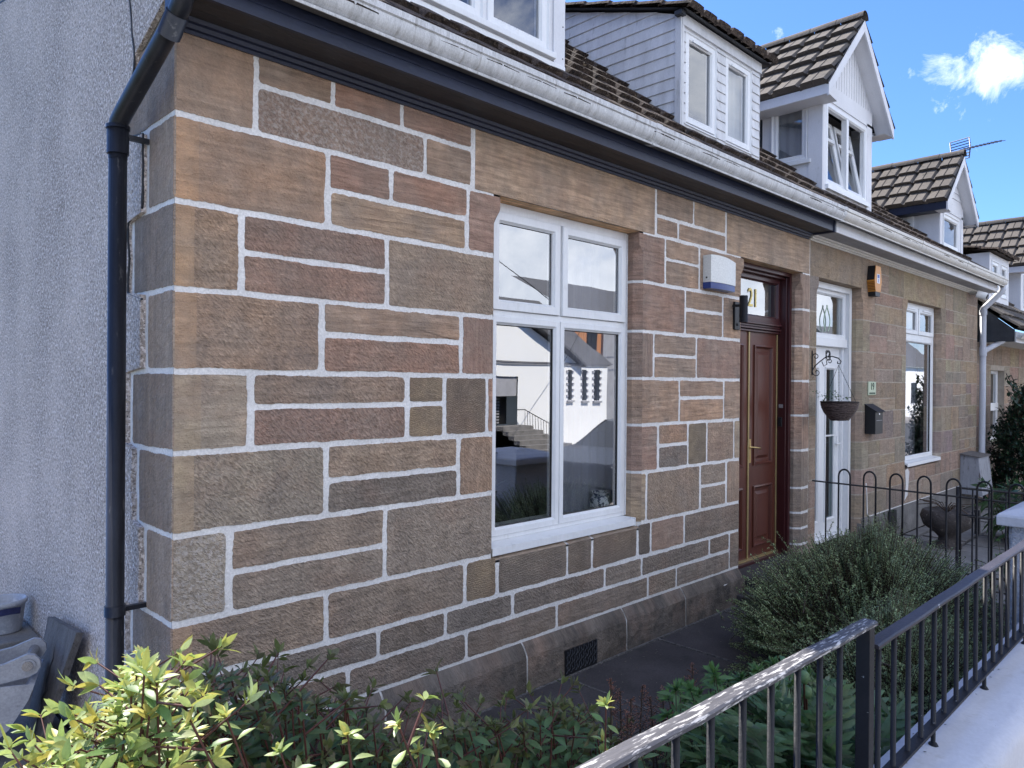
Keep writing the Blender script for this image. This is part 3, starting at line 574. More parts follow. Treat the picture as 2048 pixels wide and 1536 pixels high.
def curtain(H, x0, x1, y, z0, z1, m, folds=9, amp=.03, lean=0., parent_pl=None):
    q = MB(); n = folds*8; rows = []
    for zz in [z0+(z1-z0)*i/10 for i in range(11)]:
        t = (zz-z0)/(z1-z0); rows.append([V(x0+(x1-x0)*i/n*(1-.10*lean*(1-t)), y+amp*math.sin(i/8*2*math.pi+.5*math.sin(i*.9))*(.7+.3*t), zz) if not parent_pl else parent_pl(x0+(x1-x0)*i/n, zz, -y-amp*math.sin(i/8*2*math.pi)) for i in range(n+1)])
    q.grid(rows); return q.build('curtain', m, H)
tag(curtain(None, 2.60, 3.42, .315, .935, 2.93, MCUR, 9, .02), 'curtain', 'lilac-grey curtain hanging behind the right-hand pane of the near window')
# jug standing on the inside sill
jg = thing('jug', (3.06, .228, .93), 'jug', 'small blue and white patterned jug on the inside sill of the near window')
MJUG = mat('blue_and_white_china', (.72, .73, .74), .25, var=.03, fine=0, spots=((.02, .035, .12), 42, .50, .03))
q = MB(); q.lathe((3.06, .228, .93), [(.045, 0), (.062, .004), (.071, .03), (.072, .07), (.06, .095), (.048, .108), (.05, .12), (.062, .135), (.064, .138), (.058, .136), (.046, .12), (.042, .10), (.0, .09)]); q.build('jug_body', MJUG, jg)
q = MB(); q.tube([(3.108, .22, 1.055), (3.145, .218, 1.06), (3.155, .218, 1.02), (3.125, .22, .985)], .006, 8); q.build('jug_handle', MJUG, jg)
pot = thing('plant_pot', (1.98, .26, .93), 'plant pot', 'teal pot with a dark spiky plant inside the near window')
q = MB(); q.lathe((1.98, .26, .93), [(.04, 0), (.055, .1), (.06, .1), (.05, .095), (0, .09)]); q.build('pot', mat('teal_glaze', (.03, .22, .25), .3, var=.1), pot)
q = MB()
for i in range(22):
    a = random.uniform(0, 6.28); l = random.uniform(.15, .32); s = random.uniform(.2, .9); c = V(1.98, .26, 1.02)
    p1 = c+V(math.cos(a)*s*l*.5, math.sin(a)*s*l*.25, l*.7); p2 = c+V(math.cos(a)*s*l, math.sin(a)*s*l*.3, l*.8); q.tube([c, p1, p2], [.006, .007, .001], 4, ti=(.02, .05, .025))
q.build('plant_leaves', MLEAF, pot)
# ------------------------------------------------------------------ storm doors, fanlight, "21"
yd = -.20; xa, xb = DA[0]+.003, DA[1]-.003
q = MB(); slab(q, FRONT, xb-.045, xb, .22, 2.925, yd-.06, -.085); slab(q, FRONT, xa, xa+.045, .22, 2.925, yd-.06, -.085); slab(q, FRONT, xa+.045, xb-.045, 2.885, 2.925, yd-.06, -.085)
slab(q, FRONT, xb-.062, xb-.045, .22, 2.885, yd-.05, -.11); slab(q, FRONT, xa+.045, xb-.062, 2.862, 2.885, yd-.05, -.125)
dfm = q.build('door_frame', MRED2, HA, bevel=.004)
q = MB(); ring(q, FRONT, xa+.045, xb-.062, 2.44, 2.862, .055, yd+.03, yd-.04, .02)
for z, d in ((2.335, .03), (2.36, .045), (2.385, .03), (2.405, .05), (2.425, .035)): slab(q, FRONT, xa+.045, xb-.062, z, z+.018, yd-.04, yd+d)
q.build('transom', MRED2, dfm, bevel=.003)
pane(FRONT, xa+.09, xb-.11, 2.49, 2.81, yd+.006, dfm)
q = MB(); slab(q, FRONT, xa+.0, xb, .195, .226, yd-.06, yd+.06); q.build('threshold', MRED2, dfm, bevel=.004)
q = MB(); slab(q, FRONT, xa+.05, xb-.07, .2265, .238, yd-.0, yd+.03); q.build('weather_bar', MBRW, dfm)
def panelled_leaf(x0, x1, H):
    q = MB(); z0, z1 = .235, 2.333; pz = ((.33, .90), (1.09, 2.215)); px0, px1 = x0+.10, x1-.10
    slab(q, FRONT, x0, px0, z0, z1, yd-.04, yd); slab(q, FRONT, px1, x1, z0, z1, yd-.04, yd)
    for a, b in ((z0, pz[0][0]), (pz[0][1], pz[1][0]), (pz[1][1], z1)): slab(q, FRONT, px0, px1, a, b, yd-.04, yd)
    lf = q.build('door', MRED, H)
    q = MB()
    for a, b in pz:
        rows = []
        for o, d in ((0, -.001), (.0, .012), (.012, .016), (.022, .006), (.030, -.012), (.060, -.014), (.085, .0), (.088, .002)):
            rows.append([FRONT(u, v, yd+d) for u, v in ((px0+o, a+o), (px1-o, a+o), (px1-o, b-o), (px0+o, b-o))])
        q.grid(rows, close=True, sm=False, flip=True, capb=True)
    q.build('door_panel', MRED, lf); return lf
xm = 5.205
lf1 = panelled_leaf(xa+.045, xm-.004, HA); lf2 = panelled_leaf(xm+.004, xb-.065, HA)
q = MB(); slab(q, FRONT, xm-.012, xm+.010, .235, 2.333, yd, yd+.012); q.build('meeting_strip', MBRW, lf2, bevel=.003)
q = MB(); slab(q, FRONT, xb-.083, xb-.066, .235, 2.333, yd, yd+.01); q.build('hinge_strip', MBRW, lf2, bevel=.003)
q = MB(); hx = xm+.035; slab(q, FRONT, hx-.017, hx+.017, 1.12, 1.34, yd, yd+.008); q.tube([FRONT(hx, 1.265, yd), FRONT(hx, 1.265, yd+.05), FRONT(hx+.015, 1.265, yd+.056), FRONT(hx+.11, 1.255, yd+.05), FRONT(hx+.125, 1.245, yd+.045)], .008, 10); q.tube([FRONT(hx, 1.17, yd+.005), FRONT(hx, 1.17, yd+.012)], .007, 10)
q.build('door_handle', MBR, lf2)
text_mesh('house_number', '21', .245, facing(5.265, -yd-.012, 2.640), MGOLD, dfm, xs=.82)
# bell push and name plate on the right-hand reveal of the frame
q = MB(); X = xb-.064; q.box(X-.004, X, .135, .175, 1.62, 1.655); q.build('name_plate', mat('brushed_plate', (.3, .27, .27), .5), dfm)
q = MB(); q.box(X-.018, X, .14, .175, 1.44, 1.53); q.tube([(X-.02, .157, 1.5), (X-.024, .157, 1.5)], .011, 12); q.build('bell_push', MBLK, dfm, bevel=.003)
q = MB(); q.box(xa, xb, .27, .29, .2, 2.93); q.build('vestibule_back', MROOM, HA)
q = MB()
for p in (((xa+.1, .24, 2.45), (xb-.1, .24, 2.45), (xb-.1, .24, 2.85), (xa+.1, .24, 2.85)),): q.face(p)
q.build('fanlight_blind', mat('grey_blind', (.16, .17, .17), .8, var=.15, vs=3, stretch=(12, 1, .4)), HA)
# ================================================================== dormers
def boards(mb, pl, x0, x1, z0, z1, d, step=.1, vertical=False, top=None, fr_=None):
    """lapped boards; top(u) gives the upper limit, fr_(z) -> (ua, ub) limits by height"""
    if vertical:
        x = x0
        while x < x1-.01:
            xe = min(x+step-.006, x1); ta, tb = (top(x), top(xe)) if top else (z1, z1)
            if min(ta, tb) > z0+.01: mb.face([pl(x, z0, d), pl(xe, z0, d), pl(xe, tb, d), pl(x, ta, d)]); mb.face([pl(xe, z0, d), pl(xe+.006, z0, d-.008), pl(xe+.006, tb, d-.008), pl(xe, tb, d)])
            x += step
        return
    z = z0
    while z < z1-.005:
        ze = min(z+step, z1)
        (a0, b0), (a1, b1) = (fr_(z), fr_(ze)) if fr_ else ((x0, x1), (x0, x1))
        if b0 > a0+.01 or b1 > a1+.01:
            mb.face([pl(a0, z, d+.010), pl(b0, z, d+.010), pl(b1, ze-.002, d), pl(a1, ze-.002, d)]); mb.face([pl(a0, z-.001, d-.004), pl(b0, z-.001, d-.004), pl(b0, z, d+.010), pl(a0, z, d+.010)])
        z += step
def dark_box(H, x0, x1, y0, y1, z0, z1):
    q = MB()
    for p in (((x0, y1, z0), (x1, y1, z0), (x1, y1, z1), (x0, y1, z1)), ((x0, y0, z0), (x0, y1, z0), (x0, y1, z1), (x0, y0, z1)), ((x1, y0, z0), (x1, y0, z1), (x1, y1, z1), (x1, y1, z0)), ((x0, y0, z0), (x1, y0, z0), (x1, y1, z0), (x0, y1, z0)), ((x0, y0, z1), (x0, y1, z1), (x1, y1, z1), (x1, y0, z1))): q.face(p)
    q.build('attic_room', MROOM, H)
def wall_with_holes(mb, pl, x0, x1, z0, z1, holes, d=0, depth=.05):
    mortar(mb, pl, x0, x1, z0, z1, holes, d)
    for a, b, c, e in holes:
        for p in (((a, c), (a, e)), ((b, c), (b, e)), ((a, c), (b, c)), ((a, e), (b, e))): mb.face([pl(*p[0], d), pl(*p[1], d), pl(*p[1], d-depth), pl(*p[0], d-depth)])
# --- dormer over the near window (white boards, wide casements)
F3 = Plane((0, .3, 0), (1, 0, 0), (0, -1, 0))
def yroof(z, e=0.): return (z-3.42)/.86-.3+e
d1x0, d1x1, zt = 1.28, 2.715, 5.45
q = MB(); hol = [(1.40, 1.955, 4.085, 5.25), (1.99, 2.56, 4.085, 5.25)]
wall_with_holes(q, F3, d1x0, d1x1, 3.88, zt, hol, .0, .03)
for xx in (d1x0+.0, 2.60): slab(q, F3, xx, xx+.113, 3.96, zt, .001, .014)
q.face([(d1x0, .3, 3.96), (d1x0, .3, zt), (d1x0, 2.1, zt), (d1x0, .3, 3.98)]); q.face([(d1x1, .3, 3.9), (d1x1, 2.0, zt), (d1x1, .3, zt)])
D1 = q.build('dormer', MWB, HA)
q = MB(); q.box(d1x0-.1, d1x1+.1, .15, 2.2, zt, zt+.1); q.build('dormer_roof', MTMO, D1)
dark_box(D1, 1.3, 2.7, .36, 1.6, 4.09, 5.3)
fr = MB(); 
for a, b, c, e in hol: light(F3, a+.003, b-.003, c+.003, e, .072, -.002, D1, fr, MGU); ring(fr, F3, a, b, c, e, .02, .010, -.03)
fr.build('window_frame', MUP, D1)
q = MB(); slab(q, F3, 1.33, 2.60, 4.045, 4.085, -.0, .04); slab(q, F3, 1.3, d1x1, 3.95, 4.03, 0, .02); q.build('dormer_sill', MUP, D1, bevel=.004)
for z in (4.08, 4.3, 4.55): q = MB(); q.tube([F3(2.69, z, .012), F3(2.69, z, .017)], .005, 6); q.build('fixing_nail', MGAS, D1)
# --- dormer above the doors: lapped white boards, mossy tiles
d2x0, d2x1 = 4.19, 5.585
def d2top(y): return 4.94+.35*(y-.3)
CK = Plane((d2x0, 0, 0), (0, 1, 0), (-1, 0, 0))
q = MB(); h1 = (4.285, 4.79, 4.165, 4.80); h2 = (4.985, 5.445, 4.165, 4.80)
hx1 = (at(1370, 150, .3).x, at(1433, 180, .3).x, 4.03, 4.82); hx2 = (at(1450, 180, .3).x, at(1503, 220, .3).x, 4.03, 4.82)
wall_with_holes(q, F3, d2x0, d2x1, 3.88, 4.93, [hx1, hx2], -.006, .03)
for a, b in ((d2x0+.03, hx1[0]), (hx1[1], hx2[0]), (hx2[1], d2x1-.02)): boards(q, F3, a, b, 3.95, 4.84, .0, .085)
slab(q, F3, d2x0, d2x1, 4.845, 4.94, -.006, .016); slab(q, F3, d2x0, d2x0+.03, 3.98, 4.85, -.006, .014)
boards(q, CK, .3, 2.2, 3.92, 5.52, .004, .1, fr_=lambda z: (max(.3, (z-4.94)/.35+.3), max(yroof(z, .02), .0)))
slab(q, CK, .287, .345, 4.0, 4.93, .004, .02)
D2 = q.build('dormer', MDB, HA)
q = MB(); q.face([(d2x1, .3, 3.9), (d2x1, 2.15, 5.6), (d2x1, .3, 4.93)]); q.build('dormer_cheek', MDB, D2)
q = MB(); W2 = V(0, 1, .35); tiles(q, (d2x0-.09, .19, 4.935), (1, 0, 0), W2, d2x1-d2x0+.18, 2.1, .24, .3, .02, 9)
q.build('dormer_roof', MTMO, D2)
q = MB(); q.face([(d2x0-.08, .21, 4.925), (d2x1+.08, .21, 4.925), (d2x1+.08, 2.2, 5.62), (d2x0-.08, 2.2, 5.62)]); q.box(d2x0-.07, d2x0+.0, .25, .32, 4.9, 4.935); q.build('roof_deck', MSL, D2)
fr = MB()
for a, b, c, e in (hx1, hx2): light(F3, a+.02, b-.02, c+.03, e-.01, .06, -.004, D2, fr, MGU); ring(fr, F3, a, b, c, e, .022, .006, -.03); slab(fr, F3, a+.12, b-.14, e-.062, e-.045, -.01, .004)
fr.build('window_frame', MUP, D2)
dark_box(D2, 4.25, 5.5, .37, 1.3, 4.1, 4.9); curtain(D2, 4.96, 5.5, .40, 4.1, 4.85, MCURW, 5, .015)
# --- gabled dormers
def gable_dormer(H, cx, hw, hr, yf, yv, zb, ze, ro, roofline, vert=True, mat_w=MWB, seed=1, dark_fascia=False):
    """roofline(z) -> y where the main roof has height z; ro roof half-width; 45 degree pitch; returns the part"""
    P = Plane((0, yf, 0), (1, 0, 0), (0, -1, 0)); za = ze+ro*1.0-.0; yb = roofline(za)+.1
    q = MB(); return P, za, yb, q
def finish_dormer(D, cx, hw, ro, yf, yv, ze, za, yb, seed, dark=False, soff=MWB):
    k = ro/math.hypot(ro, za-ze)
    q = MB(); Ls = math.hypot(ro, za-ze)
    tiles(q, (cx-ro, yb, ze), (0, -1, 0), (ro, 0, za-ze), yb-yv, Ls, .3, Ls/max(3, round(Ls/.28)), .055, seed); tiles(q, (cx+ro, yv, ze), (0, 1, 0), (-ro, 0, za-ze), yb-yv, Ls, .3, Ls/max(3, round(Ls/.28)), .055, seed+1)
    q.build('dormer_roof', MTIL, D)
    q = MB(); ridge(q, (cx, yv-.01, za+.05), (cx, yb, za+.05), .085, .33); q.build('dormer_ridge', MTIL, D)
    q = MB(); t = .035                                   # bargeboards and the soffit behind them
    for s in (-1, 1):
        a, b = V(cx+s*ro, yv, ze), V(cx, yv, za); dn2 = V(0, 0, -.13)
        q.face([a, b, b+dn2, a+dn2]); q.face([a+V(0, .02, 0), a+dn2+V(0, .02, 0), b+dn2+V(0, .02, 0), b+V(0, .02, 0)]); q.face([a+dn2, b+dn2, b+dn2+V(0, .02, 0), a+dn2+V(0, .02, 0)])
        q.face([a, a+dn2, a+dn2+V(0, .02, 0), a+V(0, .02, 0)])
        s1, s2 = a+V(0, .02, -.10), b+V(0, .02, -.10); q.face([s1, s2, s2+V(0, yf-yv, 0), s1+V(0, yf-yv, 0)])
        q.face([V(cx+s*ro, yv, ze-.115), V(cx+s*hw, yv+.02, ze-.12), V(cx+s*hw, yf, ze-.12), V(cx+s*ro, yf, ze-.115)])
    q.build('bargeboard', soff, D)
    for s in (-1, 1): q = MB(); q.box(*sorted((cx+s*ro, cx+s*(ro-.02))), yv+.02, yb, ze-.11, ze-.004); q.box(*sorted((cx+s*(ro-.02), cx+s*(hw-.02))), yf, yb, ze-.112, ze-.09); q.build('dormer_fascia', MFAS if dark else MWB, D)
    q = MB()
    for s in (-1, 1): q.face([(cx+s*ro, yv+.01, ze-.003), (cx, yv+.01, za-.003), (cx, yb, za-.003), (cx+s*ro, yb, ze-.003)])
    q.build('roof_deck', MSL, D)
# ================================================================== the paler cottage with the white door
HB = thing('terraced_cottage', (9.2, 0, 0), 'house', 'pale tan sandstone cottage with unpainted joints, white door and white eaves')
wb = MB(); jb = MB()
TAN = [(.41, .31, .22), (.37, .275, .19), (.44, .345, .25), (.33, .245, .175), (.39, .285, .205), (.31, .245, .19), (.42, .305, .215)]
RB = random.Random(21)
eB = {('DB', -1): arris(DB[0], -1), ('DB', 1): arris(DB[1], 1), ('WB', -1): arris(WBn[0], -1), ('WB', 1): arris(WBn[1], 1)}
def kindB(): return RB.choice(((.6, .2, 0, 0), (.3, .7, 0, 0), (.4, .5, 0, .1), (.2, .9, 0, .05)))
def bstone(x0, x1, zb, zt, plain=False, **k):
    c = tuple(q*RB.uniform(.9, 1.08) for q in (RB.choice(TAN) if not plain else (.30, .245, .195)))
    stone(wb, FRONT, x0, x1, zb, zt, c, (.3, .1, 0, 0) if plain else kindB(), **{**dict(gl=.007, gr=.007, gt=.007, gb=.007, rad_=.009, amp=.003, dn_=.004), **k}); return c
def bfill(x0, x1, zb, zt):
    """random coursed rubble between two arrises"""
    x = x0
    while x < x1-.02:
        L_ = RB.uniform(.28, .75); xe = x+L_ if x1-x-L_ > .25 else x1
        if zt-zb > .28 and RB.random() < .62:
            zm = zb+(zt-zb)*RB.uniform(.42, .6); xs = x+(xe-x)*RB.uniform(.4, .6)
            if RB.random() < .5 and xe-x > .4: bstone(x, xe, zm, zt); bstone(x, xs, zb, zm); bstone(xs, xe, zb, zm)
            else: bstone(x, xe, zm, zt); bstone(x, xe, zb, zm)
        else: bstone(x, xe, zb, zt)
        x = xe
CB = [3.30, 2.935, 2.578, 2.223, 1.884, 1.549, 1.21, .90, .62, .36]
bstone(PARTY+.004, 7.62, 2.93, 3.30, gb=0., gl=.012, gt=None); bstone(8.80, 10.55, 2.93, 3.30, gb=0., gt=None)
for a, b in ((DB[0], DB[1]), (WBn[0], WBn[1])): wb.face([FRONT(a, ZT, 0), FRONT(b, ZT, 0), FRONT(b, ZT, -.25), FRONT(a, ZT, -.25)], [(a, 0), (b, 0), (b, .2), (a, .2)], TAN[1], (.2, .2, 0, 0))
bfill(7.62, 8.80, 2.935, 3.30); bfill(10.55, ENDB, 2.935, 3.30)
for k in range(1, 9):
    zt, zb = CB[k], CB[k+1]
    c = bstone(PARTY+.004, DB[0], zb, zt, gr=None, eR=eB['DB', -1], gl=.008); jamb(wb, FRONT, DB[0], -1, zb, zt, c, (.5, .2, 0, 0), .25, .007, k == 1)
    wq = DB[1]+(.42 if k % 2 else .26); c = bstone(DB[1], wq, zb, zt, gl=None, eL=eB['DB', 1]); jamb(wb, FRONT, DB[1], 1, zb, zt, c, (.5, .2, 0, 0), .25, .007, k == 1)
    if zb > .8:
        wl = WBn[0]-(.2 if k % 2 else .42); c = bstone(wl, WBn[0], zb, zt, gr=None, eR=eB['WB', -1]); jamb(wb, FRONT, WBn[0], -1, zb, zt, c, (.5, .2, 0, 0), .25, .007, k == 1)
        pl_ = k in (4, 6); wr = WBn[1]+(.62 if pl_ else .25); c = bstone(WBn[1], wr, zb, zt, plain=pl_, gl=None, eL=eB['WB', 1]); jamb(wb, FRONT, WBn[1], 1, zb, zt, c, (.4, .1, 0, 0), .25, .007, k == 1)
        bfill(wq, wl, zb, zt); bfill(wr, ENDB, zb, zt)
    else: bfill(wq, 8.9, zb, zt); bfill(8.9, 10.4, zb, zt if zt < .8 else .80); bfill(10.4, ENDB, zb, zt)
for a, b in ((WBn[0]-.05, WBn[1]+.05),): wb.face([FRONT(a, .80, -.0), FRONT(b, .80, -.0), FRONT(b, .86, -.12), FRONT(a, .86, -.12)], [(0, 0), (1.5, 0), (1.5, .15), (0, .15)], (.2, .165, .15), (.2, .2, 0, 0))
bstone(PARTY+.004, DB[0], 0., .36, gr=None, eR=eB['DB', -1]); jamb(wb, FRONT, DB[0], -1, 0., .36, TAN[3], KIN[1], .25)
jamb(wb, FRONT, DB[1], 1, 0., .36, TAN[3], KIN[1], .25); wb.build('stone_wall', MS, HB)
mortar(jb, FRONT, PARTY, ENDB, .0, 3.30, [(DB[0]-CH, DB[1]+CH, 0, ZT+.004), (WBn[0]-CH, WBn[1]+CH, .78, ZT+.004)], -.0032)
for h in (DB, WBn):
    for X, s in ((h[0], -1), (h[1], 1)):
        e = -.0025*s; jb.face([FRONT(X+s*CH, h[2]-.17, -.0032), FRONT(X-e, h[2]-.17, -CD-.002), FRONT(X-e, 2.925, -CD-.002), FRONT(X+s*CH, 2.83, -.0032)]); jb.face([FRONT(X-e, h[2]-.17, -CD-.002), FRONT(X-e, h[2]-.17, -.25), FRONT(X-e, 2.925, -.25), FRONT(X-e, 2.925, -CD-.002)])
jb.face([(ENDB, 0.003, 0), (ENDB, 7, 0), (ENDB, 7, 3.4), (ENDB, RY, RZ-.1), (ENDB, 0.003, 3.5)])
jb.build('pointing', MMB, HB)
q = MB(); q.face([(DB[1]+CH, -.006, .36), (DB[1]+CH, -.012, 0), (ENDB+.01, -.012, 0), (ENDB+.01, -.006, .36)]); q.box(DB[1]+.02, DB[1]+CH, -.012, .2, 0, .3); q.build('rendered_base', MCON, HB)
q = MB(); q.tube([(7.62, -.006, .385), (7.68, -.009, .355), (9, -.009, .36), (ENDB, -.009, .366)], .006, 6); q.tube([(7.62, -.006, .385), (7.60, -.006, .6), (7.58, -.004, .74)], .006, 6); q.build('pointing_repair', MMW, HB)
q = MB(); q.face([(8.88, -.004, .40), (9.0, -.004, .46), (9.06, -.004, .75), (9.0, -.004, .8), (8.9, -.004, .78), (8.93, -.004, .6)]); q.build('pointing_repair', MMW, HB)
eaves(HB, 6.036, ENDB+.08, MGUT2, MGREY, MWB, 3.32, .25); gutter(HB, 6.03, ENDB+.22, MGUT2, joints=(8.3, 10.2, ENDB-.05))
q = MB(); q.box(ENDB+.06, ENDB+.08, -.25, 0, 3.3, 3.5); q.build('fascia_end', MWB, HB)
# window
yw = -.095; x0, x1 = WBn[0]+.003, WBn[1]-.003; fr = MB()
slab(fr, FRONT, x0, x1, 2.872, 2.927, yw-.06, yw+.006); slab(fr, FRONT, x0, x0+.04, .875, 2.872, yw-.06, yw+.004); slab(fr, FRONT, x1-.04, x1, .875, 2.872, yw-.06, yw+.004)
slab(fr, FRONT, x0+.04, x1-.04, 2.47, 2.52, yw-.06, yw+.002); slab(fr, FRONT, 9.62, 9.66, 2.52, 2.872, yw-.06, yw)
wB = fr.build('window', MUP, HB, bevel=.003); fr = MB(); gk = []
for a, b, c, d, w_, o in ((x0+.04, 9.62, 2.522, 2.87, .06, .018), (9.66, x1-.04, 2.522, 2.87, .06, .018), (x0+.04, x1-.04, .875, 2.47, .055, .012)):
    light(FRONT, a, b, c, d, w_, yw+o, wB, fr); gk.append((a+w_-.001, b-w_+.001, c+w_-.001, d-w_+.001))
slab(fr, FRONT, 9.15, 9.5, 2.845, 2.86, yw, yw+.03); slab(fr, FRONT, 9.8, 10.15, 2.845, 2.86, yw, yw+.03)
fr.build('sash', MUP, wB); gaskets(wB, FRONT, gk, yw-.008)
q = MB(); q.extr([(.12, .875), (-.015, .86), (-.02, .82), (-.01, .818), (0, .84), (.12, .85)], WBn[0]+.01, WBn[1]-.01); q.build('window_sill', MUP, wB)
rm = MB(); inroom(rm, 8.2, 11.2, .3, 3.5, .2, 3.1, [(8.9, 10.4, .8, 2.95)]); rm.build('room', MROOM, HB)
tag(curtain(None, 9.55, 10.36, .34, .85, 2.9, MCUR, 6, .03), 'curtain', 'grey curtain behind the tall window of the pale cottage')
# white door
yd = -.19; xa, xb = DB[0]+.003, DB[1]-.003
q = MB(); slab(q, FRONT, xb-.07, xb, .17, 2.925, yd-.06, -.10); slab(q, FRONT, xa, xa+.07, .17, 2.925, yd-.06, -.10); slab(q, FRONT, xa+.07, xb-.07, 2.86, 2.925, yd-.06, -.10); slab(q, FRONT, xa+.07, xb-.07, 2.26, 2.35, yd-.06, -.12); slab(q, FRONT, xa+.07, xb-.07, .17, .215, yd-.06, -.13)
slab(q, FRONT, xb-.11, xb-.07, .215, 2.26, yd-.06, -.155)
dB = q.build('door_frame', MUP, HB, bevel=.004)
fr = MB(); light(FRONT, xa+.07, xb-.07, 2.35, 2.86, .05, -.14, dB, fr); fr.build('fanlight', MUP, dB)
q = MB(); lx0, lx1 = xa+.075, xb-.112; zs_ = (.22, .39, 2.02, 2.255); gxa, gxb, gxc, gxd = lx0+.13, lx0+.37, lx1-.37, lx1-.13
for a, b in ((lx0, gxa), (gxb, gxc), (gxd, lx1)): slab(q, FRONT, a, b, zs_[0], zs_[3], yd-.05, yd)
for a, b in ((gxa, gxb), (gxc, gxd)):
    slab(q, FRONT, a, b, zs_[0], zs_[1], yd-.05, yd); slab(q, FRONT, a, b, zs_[2], zs_[3], yd-.05, yd); ring(q, FRONT, a-.025, b+.025, zs_[1]-.025, zs_[2]+.025, .03, yd+.012, yd-.01)
dlf = q.build('door', MUP, HB)
MFR = glass_mat('reeded_door_glass', 1.8, (.45, .53, .54), .3)
pane(FRONT, gxa, gxb, zs_[1], zs_[2], yd-.02, dlf, MFR); pane(FRONT, gxc, gxd, zs_[1], zs_[2], yd-.02, dlf, MFR)
q = MB(); slab(q, FRONT, gxc, gxd, 1.285, 1.30, yd-.018, yd+.004); q.build('glazing_bar', MUP, dlf)
q = MB(); slab(q, FRONT, lx1-.11, lx1-.06, 1.16, 1.28, yd, yd+.02); q.tube([FRONT(lx1-.08, 1.2, yd+.02), FRONT(lx1-.08, 1.2, yd+.05), FRONT(lx1-.2, 1.2, yd+.05)], .009, 8); q.build('door_handle', MUP, dlf)
q = MB(); slab(q, FRONT, xa+.0, xa+.05, 1.58, 1.66, -.1, -.075); q.build('hinge', MBLK, dB)
q = MB(); q.box(xa, xb, .3, .32, .1, 2.93); q.build('hall_back', mat('pale_hall', (.32, .36, .36), .8, var=.2, vs=2, stretch=(8, 1, .3)), HB)
q = MB()                                                 # the leafy scroll sticker in the fanlight
for s in (-1, 1):
    q.tube([FRONT(6.83+s*.03+.05*s*math.sin(t*.5), 2.42+.035*t, yd+.045) for t in range(9)], .006, 5)
q.build('fanlight_emblem', mat('pale_green_etching', (.42, .55, .4), .6), dB)
main_roof(HB, PARTY, ENDB+.15, 17)
# dormer 3
def dormer3():
    cx, hw, ro, yf, yv, zb, ze = 7.765, .73, 1.0, .3, .12, 3.95, 5.06
    za = ze+1.01; yb = yroof(za)+.15; P = Plane((0, yf, 0), (1, 0, 0), (0, -1, 0)); CKp = Plane((cx-hw, 0, 0), (0, 1, 0), (-1, 0, 0)); x0, x1 = cx-hw, cx+hw
    q = MB(); hol = [(x0+.09, x1-.17, 4.08, 5.0)]; wall_with_holes(q, P, x0, x1, zb, ze+.03, hol, 0, .03)
    slab(q, P, x0, x1, ze-.03, ze+.16, 0, .012); boards(q, P, x0, x1, ze+.16, 0, .003, .075, True, top=lambda u: ze+(ro-abs(u-cx))*1.01-.1)
    slab(q, P, x0, x0+.085, zb, ze, 0, .012); slab(q, P, x1-.165, x1, zb, ze, 0, .012)
    # left cheek: white corner board, window, boards below
    hy = (.47, .88, 4.38, 5.10); mortar(q, CKp, .3, 1.0, 3.9, ze+.02, [hy], 0); slab(q, CKp, .29, .45, 4.0, ze, 0, .015); boards(q, CKp, .45, 1.0, 3.95, 4.36, .002, .2, fr_=lambda z: (.45, 1.0))
    q.face([(x1, yf, zb), (x1, yroof(ze)+.1, ze), (x1, yf, ze)])
    D = q.build('dormer', MWB, HB)
    q = MB(); zz = 3.9
    while zz < ze: boards(q, CKp, 1.0, 2.2, zz, zz+.14, .004, .14, fr_=lambda z: (1.0, max(1.0, yroof(z, .05)))); zz += .14
    q.build('slate_cheek', MSL, D)
    fr = MB(); light(CKp, hy[0]+.015, hy[1]-.015, hy[2]+.015, hy[3]-.015, .05, .004, D, fr, MGU); ring(fr, CKp, hy[0]-.01, hy[1]+.01, hy[2]-.01, hy[3]+.01, .03, .022, -.03); slab(fr, CKp, hy[0]-.05, hy[1]+.06, hy[2]-.05, hy[2]-.01, 0, .04)
    curtain(D, .42, .93, .07, 4.35, 5.1, MCURW, 5, .015, parent_pl=CKp)
    a, b, c, e = hol[0]; ring(fr, P, a, b, c, e, .055, .012, -.05); mx_ = (a+b)/2; slab(fr, P, mx_-.03, mx_+.03, c+.05, e-.05, -.05, .012)
    for u0, u1 in ((a+.055, mx_-.03), (mx_+.03, b-.055)):   # tilted-in sashes, hinged at the foot
        T = Matrix.Translation((0, yf+.01, c+.055)) @ Matrix.Rotation(rad(-11), 4, 'X') @ Matrix.Translation((0, -yf-.01, -c-.055))
        light(P, u0, u1, c+.055, e-.06, .045, -.01, D, fr, MGU, T); slab(fr, P, u0+.03, u1-.03, e-.32, e-.28, -.05, -.005, T)
        slab(fr, P, (u0+u1)/2-.012, (u0+u1)/2+.012, e-.30, e-.08, -.05, -.005, T)
    slab(fr, P, a-.02, b+.02, c-.05, c, 0, .045)
    fr.build('window_frame', MUP, D); dark_box(D, x0+.11, x1-.05, yf+.22, 2, 4.05, ze)
    finish_dormer(D, cx, hw, ro, yf, yv, ze, za, yb, 31)
dormer3()
